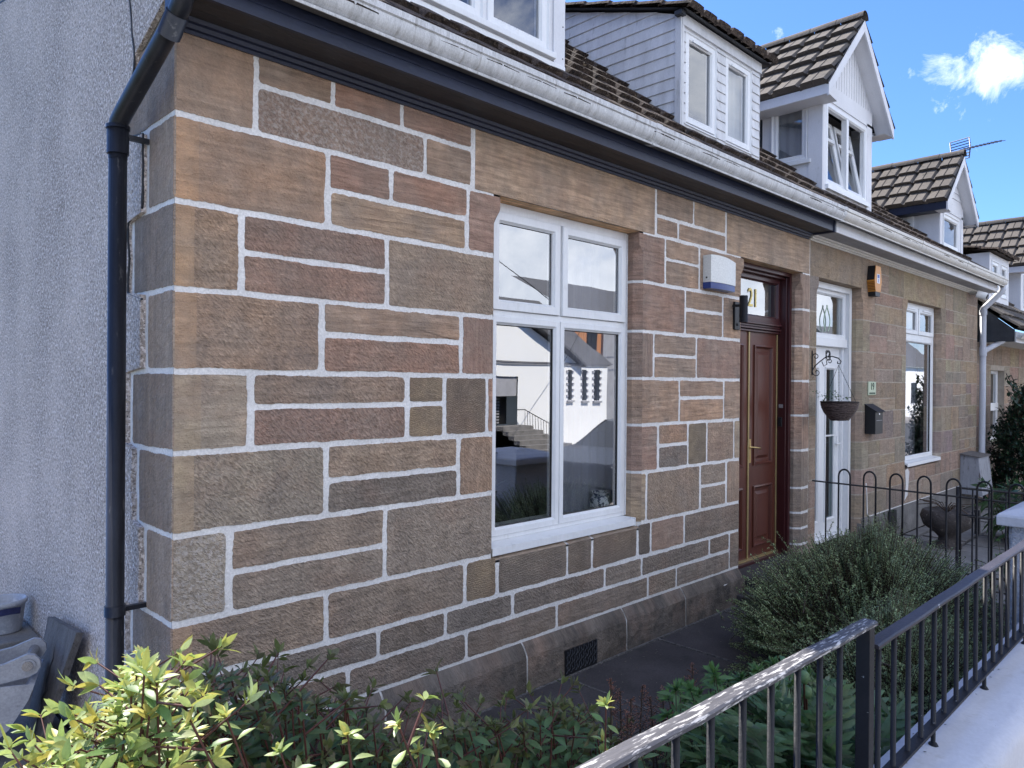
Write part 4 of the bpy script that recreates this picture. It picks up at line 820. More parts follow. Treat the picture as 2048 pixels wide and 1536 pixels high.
def dormer_simple(H, cx, hw, ro, yf, yv, zb, ze, rl, seed, hol, dark=True, vert=False):
    za = ze+ro*.98; yb = rl(za)+.15; P = Plane((0, yf, 0), (1, 0, 0), (0, -1, 0)); x0, x1 = cx-hw, cx+hw; CKp = Plane((x0, 0, 0), (0, 1, 0), (-1, 0, 0))
    q = MB(); wall_with_holes(q, P, x0, x1, zb, ze+.03, [hol], 0, .03); slab(q, P, x0, x1, ze-.03, ze+.12, 0, .012)
    boards(q, P, x0, x1, ze+.12, za-.1, .003, .1, fr_=lambda z: (cx-max(0, (za-.1-z)), cx+max(0, (za-.1-z)))); slab(q, P, x0, x0+.07, zb, ze, 0, .012); slab(q, P, x1-.1, x1, zb, ze, 0, .012)
    q.face([CKp(yf, zb-.1), CKp(rl(ze)+.1, ze), CKp(yf, ze)]); q.face([(x1, yf, zb), (x1, rl(ze)+.1, ze), (x1, yf, ze)]); slab(q, CKp, yf, yf+.28, zb, ze, 0, .01)
    D = q.build('dormer', MWB, H); fr = MB(); a, b, c, e = hol; ring(fr, P, a-.01, b+.01, c-.01, e+.01, .03, .014, -.03); light(P, a+.015, b-.015, c+.015, e-.015, .055, .002, D, fr, MGU)
    slab(fr, CKp, yf+.35, yf+.43, zb+.3, ze-.05, 0, .02); fr.build('window_frame', MUP, D); dark_box(D, x0+.05, x1-.05, yf+.1, 1.6, zb+.1, ze)
    finish_dormer(D, cx, hw, ro, yf, yv, ze, za, yb, seed, dark); return D
dormer_simple(HB, 11.56, .60, .83, .2, .03, 3.85, 4.50, yroof, 41, (11.14, 11.96, 3.93, 4.42))
# white downpipe at the end of the pale cottage
dp = MB(); pxx, pyy = 12.33, -.06; dp.tube([(pxx, pyy, .1), (pxx, pyy, 3.02)], .045, 18); do = dp.build('downpipe', MPIW, HB)
q = MB(); q.tube([(pxx, pyy, 2.98), (pxx, pyy, 3.06), (pxx+.02, pyy-.03, 3.1), (pxx+.08, -.26, 3.3), (pxx+.09, -.30, 3.35), (pxx+.09, -.30, 3.42)], .046, 16); q.tube([(pxx, pyy, 2.97), (pxx, pyy, 3.05)], .054, 16); q.build('swan_neck', MPIW, do); q = MB(); q.tube([(pxx, pyy, 2.32), (pxx, pyy, 2.46)], .055, 16); q.build('pipe_collar', MPIW, do)
q = MB(); q.tube([(pxx, pyy, 2.36), (pxx+.03, pyy-.01, 2.40), (pxx+.36, -.30, 2.60), (pxx+.38, -.31, 2.66)], .042, 14); q.build('branch_pipe', MPIW, do)
q = MB(); q.tube([(pxx+.03, pyy, 3.0), (pxx+.10, pyy, 2.85), (pxx+.11, pyy, 2.65), (pxx+.02, pyy-.03, 2.45)], .006, 6); q.build('cable', MPIW, do)
# ================================================================== the cottage farther down the street
HC = thing('terraced_cottage', (16.3, .1, -.5), 'house', 'farthest sandstone cottage, partly hidden, with lower eaves behind the grey-white downpipe')
wc = MB(); FC = Plane((0, .05, 0), (1, 0, 0), (0, -1, 0)); cw = (13.35, 14.3, .9, 2.12)
stones_c = [2.55, 2.2, 1.86, 1.53, 1.2, .86, .53, .2, -.1]
for zt, zb in zip(stones_c, stones_c[1:]):
    x = ENDB+.02
    while x < 20:
        L_ = RB.uniform(.3, .75)
        if zb < cw[3] and zt > cw[2] and x+L_ > cw[0] and x < cw[1]:
            if x < cw[0]-.02: xe = cw[0]
            else: x = cw[1]; xe = x+L_
        else: xe = x+L_
        c = tuple(q_*RB.uniform(.9, 1.1) for q_ in RB.choice(TAN)); stone(wc, FC, x, xe, max(zb, -.2), zt, c, kindB(), gl=.007, gr=.007, gt=.007, gb=.007, amp=.002, rad_=.01); x = xe
wc.build('stone_wall', MS, HC)
q = MB(); mortar(q, FC, ENDB, 20, -.5, 2.6, [cw], -.003)
for a in (cw[0], cw[1]): q.face([FC(a, cw[2], 0), FC(a, cw[3], 0), FC(a, cw[3], -.25), FC(a, cw[2], -.25)])
q.face([FC(cw[0], cw[3], 0), FC(cw[1], cw[3], 0), FC(cw[1], cw[3], -.25), FC(cw[0], cw[3], -.25)]); q.build('pointing', MMB, HC)
fr = MB(); ring(fr, FC, cw[0], cw[1], cw[2], cw[3], .06, -.1, -.16); slab(fr, FC, cw[0], cw[1], 1.42, 1.55, -.16, -.09); wC = fr.build('window', MUP, HC)
pane(FC, cw[0]+.05, cw[1]-.05, 1.54, cw[3]-.05, -.13, wC); pane(FC, cw[0]+.05, cw[1]-.05, cw[2]+.05, 1.43, -.13, wC); rm = MB(); inroom(rm, 13., 14.6, .35, 2, .5, 2.5, [cw]); rm.build('room', MROOM, HC)
ce = 2.55
q = MB(); q.box(ENDB+.40, 20, -.42, .04, ce, ce+.02); q.box(ENDB+.40, 20, -.44, -.42, ce-.01, ce+.16); q.build('fascia', MWB, HC); q = MB(); q.extr([(-.42, ce+.15), (-.42, ce), (0.04, ce), (.04, ce+.55)], ENDB+.375, ENDB+.40); q.build('eaves_end', MSL, HC)
gC = MB(); gC.extr([(-.44, ce+.05), (-.50, ce+.04), (-.55, ce+.10), (-.56, ce+.16), (-.55, ce+.16), (-.53, ce+.10), (-.49, ce+.06), (-.44, ce+.07)], ENDB+.40, 20); gC.build('gutter', MGUT2, HC)
q = MB(); q.box(pxx+.33, pxx+.45, -.40, -.24, 2.64, 2.76); q.build('rainwater_hopper', MGUT2, HC, bevel=.02)
def rlC(z): return (z-(ce+.2))/.86-.48
q = MB(); tiles(q, (ENDB+.20, -.48, ce+.2), (1, 0, 0), SLW, 8, 4.3*LS, seed=5); q.build('front_roof', MTIL, HC)
q = MB(); q.face([(ENDB+.2, -.46, ce+.18), (20, -.46, ce+.18), (20, 3.8, ce+.18+4.26*.86), (ENDB+.2, 3.8, ce+.18+4.26*.86)]); q.face([(ENDB+.2, 3.8, ce+.18+4.26*.86), (20, 3.8, ce+.18+4.26*.86), (20, 8, 2.7), (ENDB+.2, 8, 2.7)]); q.build('roof_deck', MSL, HC); q = MB(); q.face([(ENDB+.215, y, z) for y, z in ((-.46, ce+.17), (3.8, ce+.17+4.26*.86), (8, 2.6), (8, 0), (.06, 0), (.06, ce), (-.42, ce))]); q.build('roof_end', MSL, HC)
# boxy dormer on it
P5 = Plane((0, .1, 0), (1, 0, 0), (0, -1, 0)); x0, x1, z0, z1 = 13.42, 14.80, 3.20, 4.12; q = MB(); ha = (13.56, 14.05, 3.42, 4.0); hb = (14.2, 14.66, 3.42, 4.0)
wall_with_holes(q, P5, x0, x1, z0, z1, [ha, hb], 0, .03); q.face([(x0, .1, z0-.1), (x0, rlC(z1)+.1, z1), (x0, .1, z1)]); slab(q, Plane((x0, 0, 0), (0, 1, 0), (-1, 0, 0)), .1, .42, z0, z1, 0, .01); D5 = q.build('dormer', MWB, HC)
fr = MB()
for a, b, c, e in (ha, hb): ring(fr, P5, a-.01, b+.01, c-.01, e+.01, .03, .014, -.03); light(P5, a+.015, b-.015, c+.015, e-.015, .06, 0, D5, fr, MGU)
fr.build('window_frame', MUP, D5); dark_box(D5, x0+.02, x1-.02, .16, 1, z0+.1, z1)
q = MB(); tiles(q, (x0-.1, -.02, z1+.01), (1, 0, 0), (0, 1, .2), x1-x0+.2, 2., .25, .3, .02, 3); q.face([(x0-.1, 0, z1), (x1+.1, 0, z1), (x1+.1, 2, z1+.4), (x0-.1, 2, z1+.4)]); q.build('dormer_roof', MTMO, D5)
q = MB(); q.box(x0-.008, x0-.004, .45, 1.3, 3.4, z1); q.build('slate_cheek', MSL, D5)
dormer_simple(HC, 16.55, .82, 1.05, .1, -.1, 3.2, 4.12, rlC, 51, (16.0, 17.0, 3.4, 4.0), dark=False)
# ================================================================== ground
def sheet(name, pts, z, m, kind='structure'):
    q = MB(); q.face([(x, y, z) for x, y in pts]); return q.build(name, m, None, kind=kind)
def bumpy(name, x0, x1, y0, y1, z, m, amp=.03, st=.09):
    q = MB(); nx, ny = max(2, int((x1-x0)/st)), max(2, int((y1-y0)/st))
    q.grid([[V(x0+(x1-x0)*i/nx, y0+(y1-y0)*j/ny, z+noise.noise(V((x0+(x1-x0)*i/nx)*2.3, (y0+(y1-y0)*j/ny)*2.3, 1))*amp+noise.noise(V(i*.9, j*.9, 5))*amp*.4) for i in range(nx+1)] for j in range(ny+1)])
    return q.build(name, m, None, kind='structure')
sheet('ground', [(-600, -600), (600, -600), (600, 600), (-600, 600)], -.42, mat('distant_ground', (.09, .1, .06), .95))
sheet('road', [(-60, -10.5), (120, -10.5), (120, -4.1), (-60, -4.1)], -.27, MASP)
q = MB(); q.box(-60, 120, -4.1, -2.5, -.5, -.12); q.box(-60, 120, -12.2, -10.5, -.5, -.12); q.build('pavement', MPAV, None, kind='structure')
bumpy('garden_soil', -1.6, 5.1, -2.24, -.78, -.03, MSOIL); bumpy('garden_soil', 6.3, 12.4, -2.24, -1.7, -.03, MSOIL)
q = MB(); RP = random.Random(4); x = -1.2                # flagstone path along the front
while x < 4.55:
    L_ = RP.uniform(.75, 1.1); c = x+L_
    q.box(x+.006, min(c, 4.55)-.006, -.80, -.056, -.08, RP.uniform(-.004, .004)); x = c
q.build('path', MFLAG, None, bevel=.006, kind='structure')
q = MB(); RP = random.Random(4); x = -1.2
while x < 4.55: L_ = RP.uniform(.75, 1.1); RP.uniform(0, 1); x += L_; q.box(x-.007, x+.007, -.80, -.06, -.01, .0045)
q.box(-1.2, 4.55, -.072, -.056, -.01, .006); q.build('path_joint', mat('pale_path_joint', (.13, .12, .115), .95, var=.5, vs=30, fine=.4), None, kind='structure')
sheet('path_bedding', [(-1.2, -.81), (4.55, -.81), (4.55, -.05), (-1.2, -.05)], -.008, mat('gritty_joint', (.10, .095, .085), .95, var=.4, vs=9, spots=((.03, .05, .02), 14, .58, .08)))
q = MB(); x = -9
for i in range(14):
    y = -.3+i*.62
    for k, xx in enumerate((-2.6, -1.8, -1.0)): q.box(xx+.006, xx+(.79 if k < 2 else .96)-.006, y+.006+.2*(k % 2), y+.614+.2*(k % 2), -.1, RP.uniform(-.012, -.002))
q.build('path', MFLG, None, bevel=.006, kind='structure')
sheet('passage_bed', [(-4, -.4), (-.0, -.4), (-.0, 9), (-4, 9)], -.03, MSOIL)
q = MB()                                                 # crazy paving of the next garden
y = -2.2
while y < -.05:
    x = 6.2
    while x < 13.5:
        L_ = RP.uniform(.35, .8); j = lambda: RP.uniform(-.03, .03); z = RP.uniform(-.006, .006); p = [(x+.015, y+.015), (x+L_-.015, y+.02+j()), (x+L_-.02, min(y+.5, -.02)-.01+j()*.5), (x+.02, min(y+.5, -.02)-.02)]
        q.extr(p, -.1, z, 'z'); x += L_
    y += .5
q.build('crazy_paving', MFLG, None, kind='structure')
sheet('garden_bed', [(5., -2.24), (14, -2.24), (14, .3), (5, .3)], -.035, MSOIL)
ls = thing('door_step', (5.3, -.4, 0), 'step', 'low dark stone landing in front of the red door, partly hidden by the bush')
q = MB(); q.box(4.55, 6.0, -.85, -.003, -.08, .085); q.build('landing', MFLAG, ls, bevel=.012); q = MB(); q.box(4.74, 5.84, -.22, .18, .086, .195); q.build('step_tread', MFLAG, ls, bevel=.01)
s2 = MB(); s2.box(6.3, 7.75, -.5, -.003, -.05, .16); tag(s2.build('door_step', mat('brown_step', (.14, .115, .085), .85, var=.3, bump=.5), None, bevel=.012), 'step', 'worn brown stone step below the white door')
# ================================================================== street wall, railings, pillar
q = MB(); n = 60; X0, X1 = -3., 4.22
prof = [(-2.215, -.1), (-2.215, .585), (-2.235, .615), (-2.30, .622), (-2.45, .612), (-2.50, .595), (-2.512, .56), (-2.512, -.13)]
q.grid([[V(X0+(X1-X0)*i/n, y+noise.noise(V((X0+i*.12)*3, z*5, y))*.006, z+noise.noise(V((X0+i*.12)*3, y*6, 2))*.006) for i in range(n+1)] for y, z in prof], flip=True)
q.build('garden_wall', MMAS, None); tag(bpy.data.objects['garden_wall'], 'wall', 'low white-painted garden wall carrying the black railings at the lower right')
pil = thing('gate_pillar', (4.56, -2.36, -.1), 'pillar', 'rough white harled pillar with a sloping white cap, beyond the railings')
q = MB(); n = 26; a, b, c, e = 4.275, 4.86, -2.70, -2.03; per = [(a+(b-a)*i/n, c) for i in range(n)]+[(b, c+(e-c)*i/n) for i in range(n)]+[(b-(b-a)*i/n, e) for i in range(n)]+[(a, e-(e-c)*i/n) for i in range(n)]
q.grid([[V(x+noise.noise(V(x*26, y*26, z*26))*.007, y+noise.noise(V(x*26+9, y*26, z*26))*.007, z) for x, y in per] for z in [-.1+i*.03 for i in range(38)]], close=True); q.build('pillar_shaft', MHAR, pil)
q = MB(); rows = []
for o, z in ((-.005, .985), (-.058, .99), (-.06, 1.045), (-.052, 1.06), (.02, 1.088), (.19, 1.125)): rows.append([V(x, y, z) for x, y in ((a+o, c+o), (b-o, c+o), (b-o, e-o), (a+o, e-o))])
q.grid(rows, close=True, sm=False, capa=True, capb=True); q.build('pillar_cap', MMAS, pil, bevel=.006)
def railing(x0, x1, zt, zb, bars, feet, capm, posts, label, cap_extra=0., zt2=None):
    t = thing('railing_panel', ((x0+x1)/2, -2.33, .62), 'railing', label, 'railing panels on the white garden wall'); zt2 = zt2 or zt
    Z = lambda x: zt+(zt2-zt)*(x-x0)/(x1-x0)
    q = MB(); P_ = [(-2.352, -.008), (-2.352, .0), (-2.347, .004), (-2.313, .004), (-2.308, 0), (-2.308, -.008)]
    n = 24; q.grid([[V(x0+(x1-x0)*i/n, y+.0015*math.sin(i*1.7), Z(x0+(x1-x0)*i/n)+z+noise.noise(V(i*.6, y*20, 2))*.0015) for y, z in P_] for i in range(n+1)], close=True, sm=False, capa=True, capb=True); q.build('handrail', capm, t)
    q = MB(); q.box(x0, x1, -2.348, -2.312, zb-.006, zb+.004); q.build('bottom_rail', MIRON, t)
    for x in bars:
        q = MB(); q.tube([(x, -2.33, zb), (x, -2.33, Z(x)-.006)], .0085, 8); q.build('bar', MIRON, t)
    for x in feet:
        q = MB(); q.tube([(x, -2.33, .60), (x, -2.33, zb)], .008, 8); q.tube([(x, -2.33, .612), (x, -2.33, .628)], [.022, .012], 8); q.build('foot', MIRON, t)
    for x in posts:
        q = MB(); q.box(x-.019, x+.019, -2.349, -2.311, .60, Z(x)-.008); q.build('post', MIRON, t, bevel=.002)
    return t
def snap(px, z): return at(px, 1400, -2.33).x
barsA = [-.98, -.85, -.72, -.59, -.46, -.33, -.19, -.06, .075, .203, .335, .466, .604, .732, .859]
railing(-1.2, 1.075, 1.237, .72, barsA, [-.6, .4], MCAP, [1.04], 'nearer railing panel whose flat handrail is heavily flaked with white, ending at the square post', zt2=1.178)
barsB = [1.144, 1.275, 1.409, 1.539, 1.674, 1.796, 1.945, 2.073, 2.209, 2.347, 2.486, 2.616, 2.735, 2.871, 3.015, 3.15, 3.29, 3.42, 3.55, 3.69, 3.82, 3.96, 4.1]
railing(1.085, 4.27, 1.107, .69, barsB, [1.674, 2.347, 3.1, 3.9], MCAP2, [], 'farther railing panel with a darker scuffed handrail, ending at the white pillar', zt2=1.10)
# hoop-topped fence dividing the two gardens
XF = 6.12; bf = thing('hoop_fence', (XF, -1., 0), 'fence', 'black hoop-topped metal fence between the two front gardens')
q = MB(); q.tube([(XF, -.015, .90), (XF, -2.05, .88)], .008, 8); q.build('top_rail', MIRON, bf); q = MB(); q.tube([(XF, -.05, .12), (XF, -2.05, .12)], .008, 8); q.build('bottom_rail', MIRON, bf)
for i in range(8):
    y = -.27-i*.232; yb = y-.108; q = MB(); q.tube([(XF, y, .0), (XF, y, .97)]+[(XF, (y+yb)/2+.054*math.cos(a), .97+.068*math.sin(a)) for a in [math.pi*k/10 for k in range(1, 10)]]+[(XF, yb, .97), (XF, yb, 0.)], .0085, 8); q.build('hoop', MIRON, bf)
q = MB(); q.tube([(XF, -.15, .0), (XF, -.15, .9)], .008, 8); q.build('bar', MIRON, bf)
XG = 6.62; gt = thing('garden_gate', (XG, -1.5, 0), 'gate', 'low black metal gate with a latch, standing behind the hoop-topped fence')
q = MB(); q.tube([(XG, -1.16, .05), (XG, -1.16, .915)], .016, 8); q.tube([(XG, -2.02, .05), (XG, -2.02, .915)], .014, 8); q.tube([(XG, -1.16, .905), (XG, -2.02, .905)], .011, 8); q.tube([(XG, -1.16, .12), (XG, -2.02, .12)], .01, 8); q.tube([(XG, -1.16, .66), (XG, -1.45, .655)], .009, 8); q.build('gate_frame', MIRON, gt)
for i in range(6): q = MB(); q.tube([(XG, -1.28-i*.13, .12), (XG, -1.28-i*.13, .9)], .008, 8); q.build('bar', MIRON, gt)
q = MB(); q.box(XG-.02, XG+.02, -1.34, -1.30, .50, .72); q.tube([(XG-.03, -1.25, .655), (XG-.03, -1.45, .655)], .01, 8); q.build('latch', MBLK, gt)
# ================================================================== things fixed to the walls
ab = thing('alarm_box', (4.25, -.05, 2.72), 'alarm', 'white alarm box with a blue base on the wall left of the red door')
P0, P1 = at(1425, 530, -.075), at(1472, 545, -.075); xa_, xb_ = P0.x, P1.x; za_, zb_ = 2.615, 2.865
def alarm_shell(z0, z1, m, nm, ins=0.):
    q = MB(); n = 10; a, b = xa_-.015, xb_; top = lambda t: .022*math.sin(math.pi*t)**.8 if z1 > 2.8 else 0
    front = [V(a+ins+(b-a-2*ins)*i/n, -.072-.016*math.sin(math.pi*i/n)+ins, z0) for i in range(n+1)]; frt = [V(p.x, p.y, z1+(.026*(math.sin(math.pi*(.35+.65*i/n))) if z1 > 2.8 else 0)) for i, p in enumerate(front)]
    bk = [V(a+(b-a)*i/n, -.001, z0) for i in range(n+1)]; bkt = [V(p.x, -.001, q_.z) for p, q_ in zip(bk, frt)]
    q.grid([bk, front, frt, bkt], sm=False); q.face([bk[0], front[0], frt[0], bkt[0]]); q.face([bk[-1], bkt[-1], frt[-1], front[-1]]); q.build(nm, m, ab)
alarm_shell(2.655, 2.845, mat('alarm_white', (.70, .70, .67), .35, var=.05, vs=3, spots=((.4, .4, .36), 9, .66, .2)), 'cover'); alarm_shell(2.605, 2.654, mat('alarm_blue', (.03, .055, .2), .3, var=.1), 'lens', .004)
q = MB(); q.tube([(xa_-.017, -.035, 2.69), (xa_-.022, -.035, 2.69)], .007, 8); q.build('screw', MBLK, ab)
wl = thing('wall_light', (4.60, -.05, 2.45), 'light', 'black cylindrical up-and-down light beside the red door')
A = at(1476, 630, -.02); B_ = at(1486, 618, -.10)
q = MB(); q.box(A.x-.05, A.x+.04, -.02, -.0005, A.z-.125, A.z+.11); q.build('back_plate', MBLK, wl, bevel=.003); q = MB(); q.tube([(B_.x, -.105, B_.z-.11), (B_.x, -.105, B_.z+.11)], .034, 20); q.build('lamp_tube', MBLK, wl); q = MB(); q.box(B_.x-.02, B_.x+.0, -.08, -.015, B_.z+.02, B_.z+.04); q.tube([(A.x-.005, -.022, A.z-.08), (A.x-.005, -.028, A.z-.08)], .012, 12); q.build('bracket_arm', MBLK, wl)
# hexagonal orange alarm with a black top and base
c = at(1752, 562, -.06); hb = thing('alarm_box', (c.x, 0, c.z), 'alarm', 'orange hexagonal alarm box with louvred side, right of the white door')
hexp = [(-.11, .0), (-.075, .165), (.075, .165), (.11, .0), (.075, -.125), (-.075, -.125)]
def hexbox(pts, d0, d1, m, nm): q = MB(); q.extr([(c.x+a, c.z+b) for a, b in pts], -d1, -d0, 'y'); return q.build(nm, m, hb)
hexbox(hexp, .0, .085, mat('orange_plastic', (.60, .25, .04), .4, var=.08), 'case'); hexbox([(-.077, -.126), (-.065, -.175), (.065, -.175), (.077, -.126)], 0, .08, MBLK, 'base')
q = MB(); q.face([(c.x-.114, -.002, c.z+.005), (c.x-.114, -.08, c.z+.005), (c.x-.079, -.08, c.z+.167), (c.x-.079, -.002, c.z+.167)]); q.build('dark_panel', MBLK, hb)
q = MB()
for i in range(6): z = -.02-i*.017; x = -.11-z*.28+.006; q.box(c.x+x-.012, c.x+x-.003, -.08, -.005, c.z+z-.004, c.z+z+.002)
q.build('louvre', mat('dark_louvre', (.12, .04, .01), .5), hb)
q = MB(); q.box(c.x-.045, c.x+.045, -.0865, -.0855, c.z-.03, c.z+.075); q.build('sticker', mat('white_sticker', (.7, .72, .75), .4, var=0), hb); q = MB(); q.box(c.x-.03, c.x+.03, -.0875, -.0868, c.z+.03, c.z+.068); q.box(c.x-.008, c.x+.008, -.0875, -.0868, c.z-.02, c.z+.02); q.build('sticker_mark', mat('blue_sticker', (.06, .12, .4), .4, var=0), hb)
# letter box, number plaque
lb = thing('letter_box', (7.9, -.06, 1.3), 'letter box', 'black metal letter box with a sloping lid on the pale stone wall')
P0, P1 = at(1737, 822, -.11), at(1767, 828, -.11); x0, x1 = P0.x+.07, P1.x+.0
x0 = at(1751, 822, -.115).x; x1 = at(1766, 822, -.115).x; zt_, zb_ = 1.575, 1.30
q = MB(); q.extr([(-.001, zb_), (-.115, zb_), (-.115, zt_-.02), (-.001, zt_+.05)], x0, x1); q.build('box', MBLK, lb, bevel=.004)
q = MB(); q.extr([(-.001, zt_+.062), (-.001, zt_+.05), (-.135, zt_-.032), (-.137, zt_-.022)], x0-.012, x1+.012); q.build('lid', MBLK, lb); q = MB(); q.tube([((x0+x1)/2, -.115, zt_-.05), ((x0+x1)/2, -.119, zt_-.05)], .012, 12); q.build('lock', MSTL, lb)
q = MB(); q.box(x0+.03, x1-.03, -.118, -.1152, zb_+.15, zb_+.155); q.build('seam', MGREY, lb)
P0, P1 = at(1737, 765, -.012), at(1752, 790, -.012); plq = thing('number_plaque', (P0.x, 0, 1.8), 'plaque', 'cream number plaque reading 19 in green, above the letter box')
q = MB(); q.box(P0.x, P1.x, -.012, -.0005, P1.z, P0.z+.01); q.build('plate', mat('cream_plaque', (.5, .56, .40), .5, var=.08), plq, bevel=.004)
MDG = mat('dark_green_paint', (.02, .06, .03), .5, var=.1); text_mesh('plaque_number', '19', .115, facing((P0.x+P1.x)/2, -.0135, P1.z+.095), MDG, plq); q = MB(); q.box(P0.x+.03, P1.x-.03, -.0145, -.0125, P1.z+.012, P1.z+.03); q.build('plaque_band', MDG, plq)
# hanging basket on its scrolled bracket
bx = 6.115; br = thing('basket_bracket', (bx, 0, 2.05), 'bracket', 'scrolled black iron bracket with a butterfly, holding the hanging basket')
tz = at(1622, 722, 0).z; bz = at(1621, 748, -0.).z
zt_, zb_ = 2.165, 1.94
def scroll(cx, cz, r, a0, a1, n=14, sh=.75): return [(bx, -(cx+r*(1-sh*i/n)*math.cos(a0+(a1-a0)*i/n)), cz+r*(1-sh*i/n)*math.sin(a0+(a1-a0)*i/n)) for i in range(n+1)]
q = MB(); q.tube([(bx, -.006, zb_), (bx, -.006, zt_+.02)], .006, 8); q.build('wall_bar', MBLK, br)
arm = [(bx, -.006, 1.985), (bx, -.03, 2.03), (bx, -.08, 2.075), (bx, -.14, 2.12), (bx, -.20, 2.125), (bx, -.26, 2.105), (bx, -.285, 2.075), (bx, -.275, 2.05), (bx, -.252, 2.055), (bx, -.253, 2.075)]
q = MB(); q.tube(arm, .0055, 7); q.tube(scroll(.04, 2.125, .034, math.pi, -math.pi*1.2), .004, 6); q.tube(scroll(.05, 1.97, .04, math.pi, math.pi*3.), .004, 6); q.tube([(bx, -.10, 2.075), (bx, -.12, 2.03), (bx, -.15, 2.05)]+scroll(.175, 2.075, .028, math.pi, -math.pi), .004, 6); q.build('bracket_arm', MBLK, br)
q = MB()
for s in (-1, 1):
    for k, (r, an) in enumerate(((.045, .6), (.034, -.5))):
        q.tube([(bx+s*.035*math.sin(t)*.6, -.14-s*.0-r*math.cos(an)*(1-math.cos(t))*.55*1, 2.13+r*math.sin(t)+.02*k) for t in [math.pi*2*j/12 for j in range(13)]], .0035, 5)
q.build('butterfly', MBLK, br)
hk = V(bx, -.262, 2.04); bc = V(bx, -.273, 1.675); hbk = thing('hanging_basket', (bx, -.273, 1.5), 'basket', 'dark wicker hanging basket with a few green sprigs beside the white door'); R_ = .163
q = MB(); prof = []
for i in range(22): t = i/21; prof.append((R_*(.40+.60*math.sin(t*math.pi/2)**.9)+(.004 if i % 2 else -.003), -.17+.17*t))
q.lathe(bc, [(0, -.168)]+prof+[(R_+.012, .004), (R_+.010, .014), (R_-.012, .01), (R_-.03, -.03), (0, -.03)], 40); q.build('basket_bowl', MWIC, hbk)
q = MB(); R2 = random.Random(5)
for i in range(20): z = -.165+.17*i/19; r = R_*(.46+.54*math.sin((i/19)*math.pi/2)**.9)+.005; q.tube([bc+V(r*math.cos(a)*(1+R2.uniform(-.02, .02)), r*math.sin(a), z+R2.uniform(-.004, .004)) for a in [2*math.pi*k/26 for k in range(27)]], .0042, 5, cap=False)
q.build('wicker_strand', MWIL, hbk)
for a in (.4, 2.5, 4.6):
    q = MB(); e = bc+V(R_*math.cos(a), R_*math.sin(a), .01); n = 22
    for i in range(n):
        p0, p1 = hk.lerp(e, i/n), hk.lerp(e, (i+.85)/n); d = V(.003, 0, 0) if i % 2 else V(0, .003, 0); q.tube([p0, (p0+p1)/2+d, p1], .0017, 4, cap=False); q.tube([p0, (p0+p1)/2-d, p1], .0017, 4, cap=False)
    q.build('chain', MIRON, hbk)
# security camera, cabinet, aerial
cc = thing('security_camera', (12.2, -.15, 3.26), 'camera', 'small white security camera under the far end of the white eaves'); P0 = at(1964, 591, -.16)
q = MB(); q.tube([P0+V(-.02, .06, .03), P0+V(0, -.06, -.02)], .055, 16); q.build('camera_body', MUP, cc); q = MB(); q.tube([P0+V(0, -.061, -.02), P0+V(0, -.072, -.025)], .035, 14); q.build('lens', MBLK, cc); q = MB(); q.tube([P0+V(-.02, .05, .03), (P0.x-.02, 0.0, P0.z+.05)], .03, 10); q.build('mount', MUP, cc)
cb = thing('meter_cabinet', (11.6, -.15, .1), 'cabinet', 'grey sloping-topped cabinet on short legs by the far downpipe')
q = MB(); q.extr([(-.001, .24), (-.30, .24), (-.24, .80), (-.001, .83)], 11.35, 11.95); q.build('cabinet_body', mat('flaking_grey_paint', (.34, .35, .38), .7, var=.2, spots=((.12, .1, .09), 10, .58, .1), stretch=(3, 3, .6)), cb, bevel=.008)
q = MB(); q.extr([(.0, .825), (-.26, .795), (-.26, .81), (.0, .845)], 11.32, 11.98); q.build('cabinet_top', MWOOD, cb)
for x in (11.42, 11.88): q = MB(); q.tube([(x, -.2, 0), (x, -.2, .25)], .02, 8); q.build('leg', MIRON, cb)
ae = thing('tv_aerial', (12.0, .6, 5.4), 'aerial', 'television aerial on the ridge of the small gabled dormer, against the sky'); MA = mat('aerial_grey', (.12, .12, .13), .4, .6, var=.1)
P0 = at(1921, 300, .35); P1 = at(2003, 281, -.0); P2 = at(1921, 318, .35); q = MB(); q.tube([P2, P0], .014, 6); q.build('mast', MA, ae)
dv = (P1-P0); q = MB(); q.tube([P0, P1], .010, 6); q.build('boom', MA, ae); sd = dv.cross(V(0, 0, 1)).normalized()
for i in range(9): p = P0+dv*(.2+.095*i); q = MB(); q.tube([p-sd*.09+V(0, 0, .02), p+sd*.09-V(0, 0, .02)], .006, 5); q.build('element', MA, ae)
q = MB(); g = dv.normalized()
for s, t in ((1, .18), (-1, .18)):
    for k in range(4): q.tube([P0+sd*.17+V(0, 0, s*(.03+.045*k))-g*(.0+.01*k), P0-sd*.17+V(0, 0, s*(.03+.045*k))-g*(.0+.01*k)], .008, 5)
    for e in (-1, 1): q.tube([P0+sd*.16*e, P0+sd*.16*e+V(0, 0, s*.17)-g*.03], .009, 5)
q.build('reflector', MA, ae); q = MB(); q.tube([P0, P0+V(-.4, .5, -.15), at(1852, 326, .9)], .004, 4); q.build('cable', MA, ae)
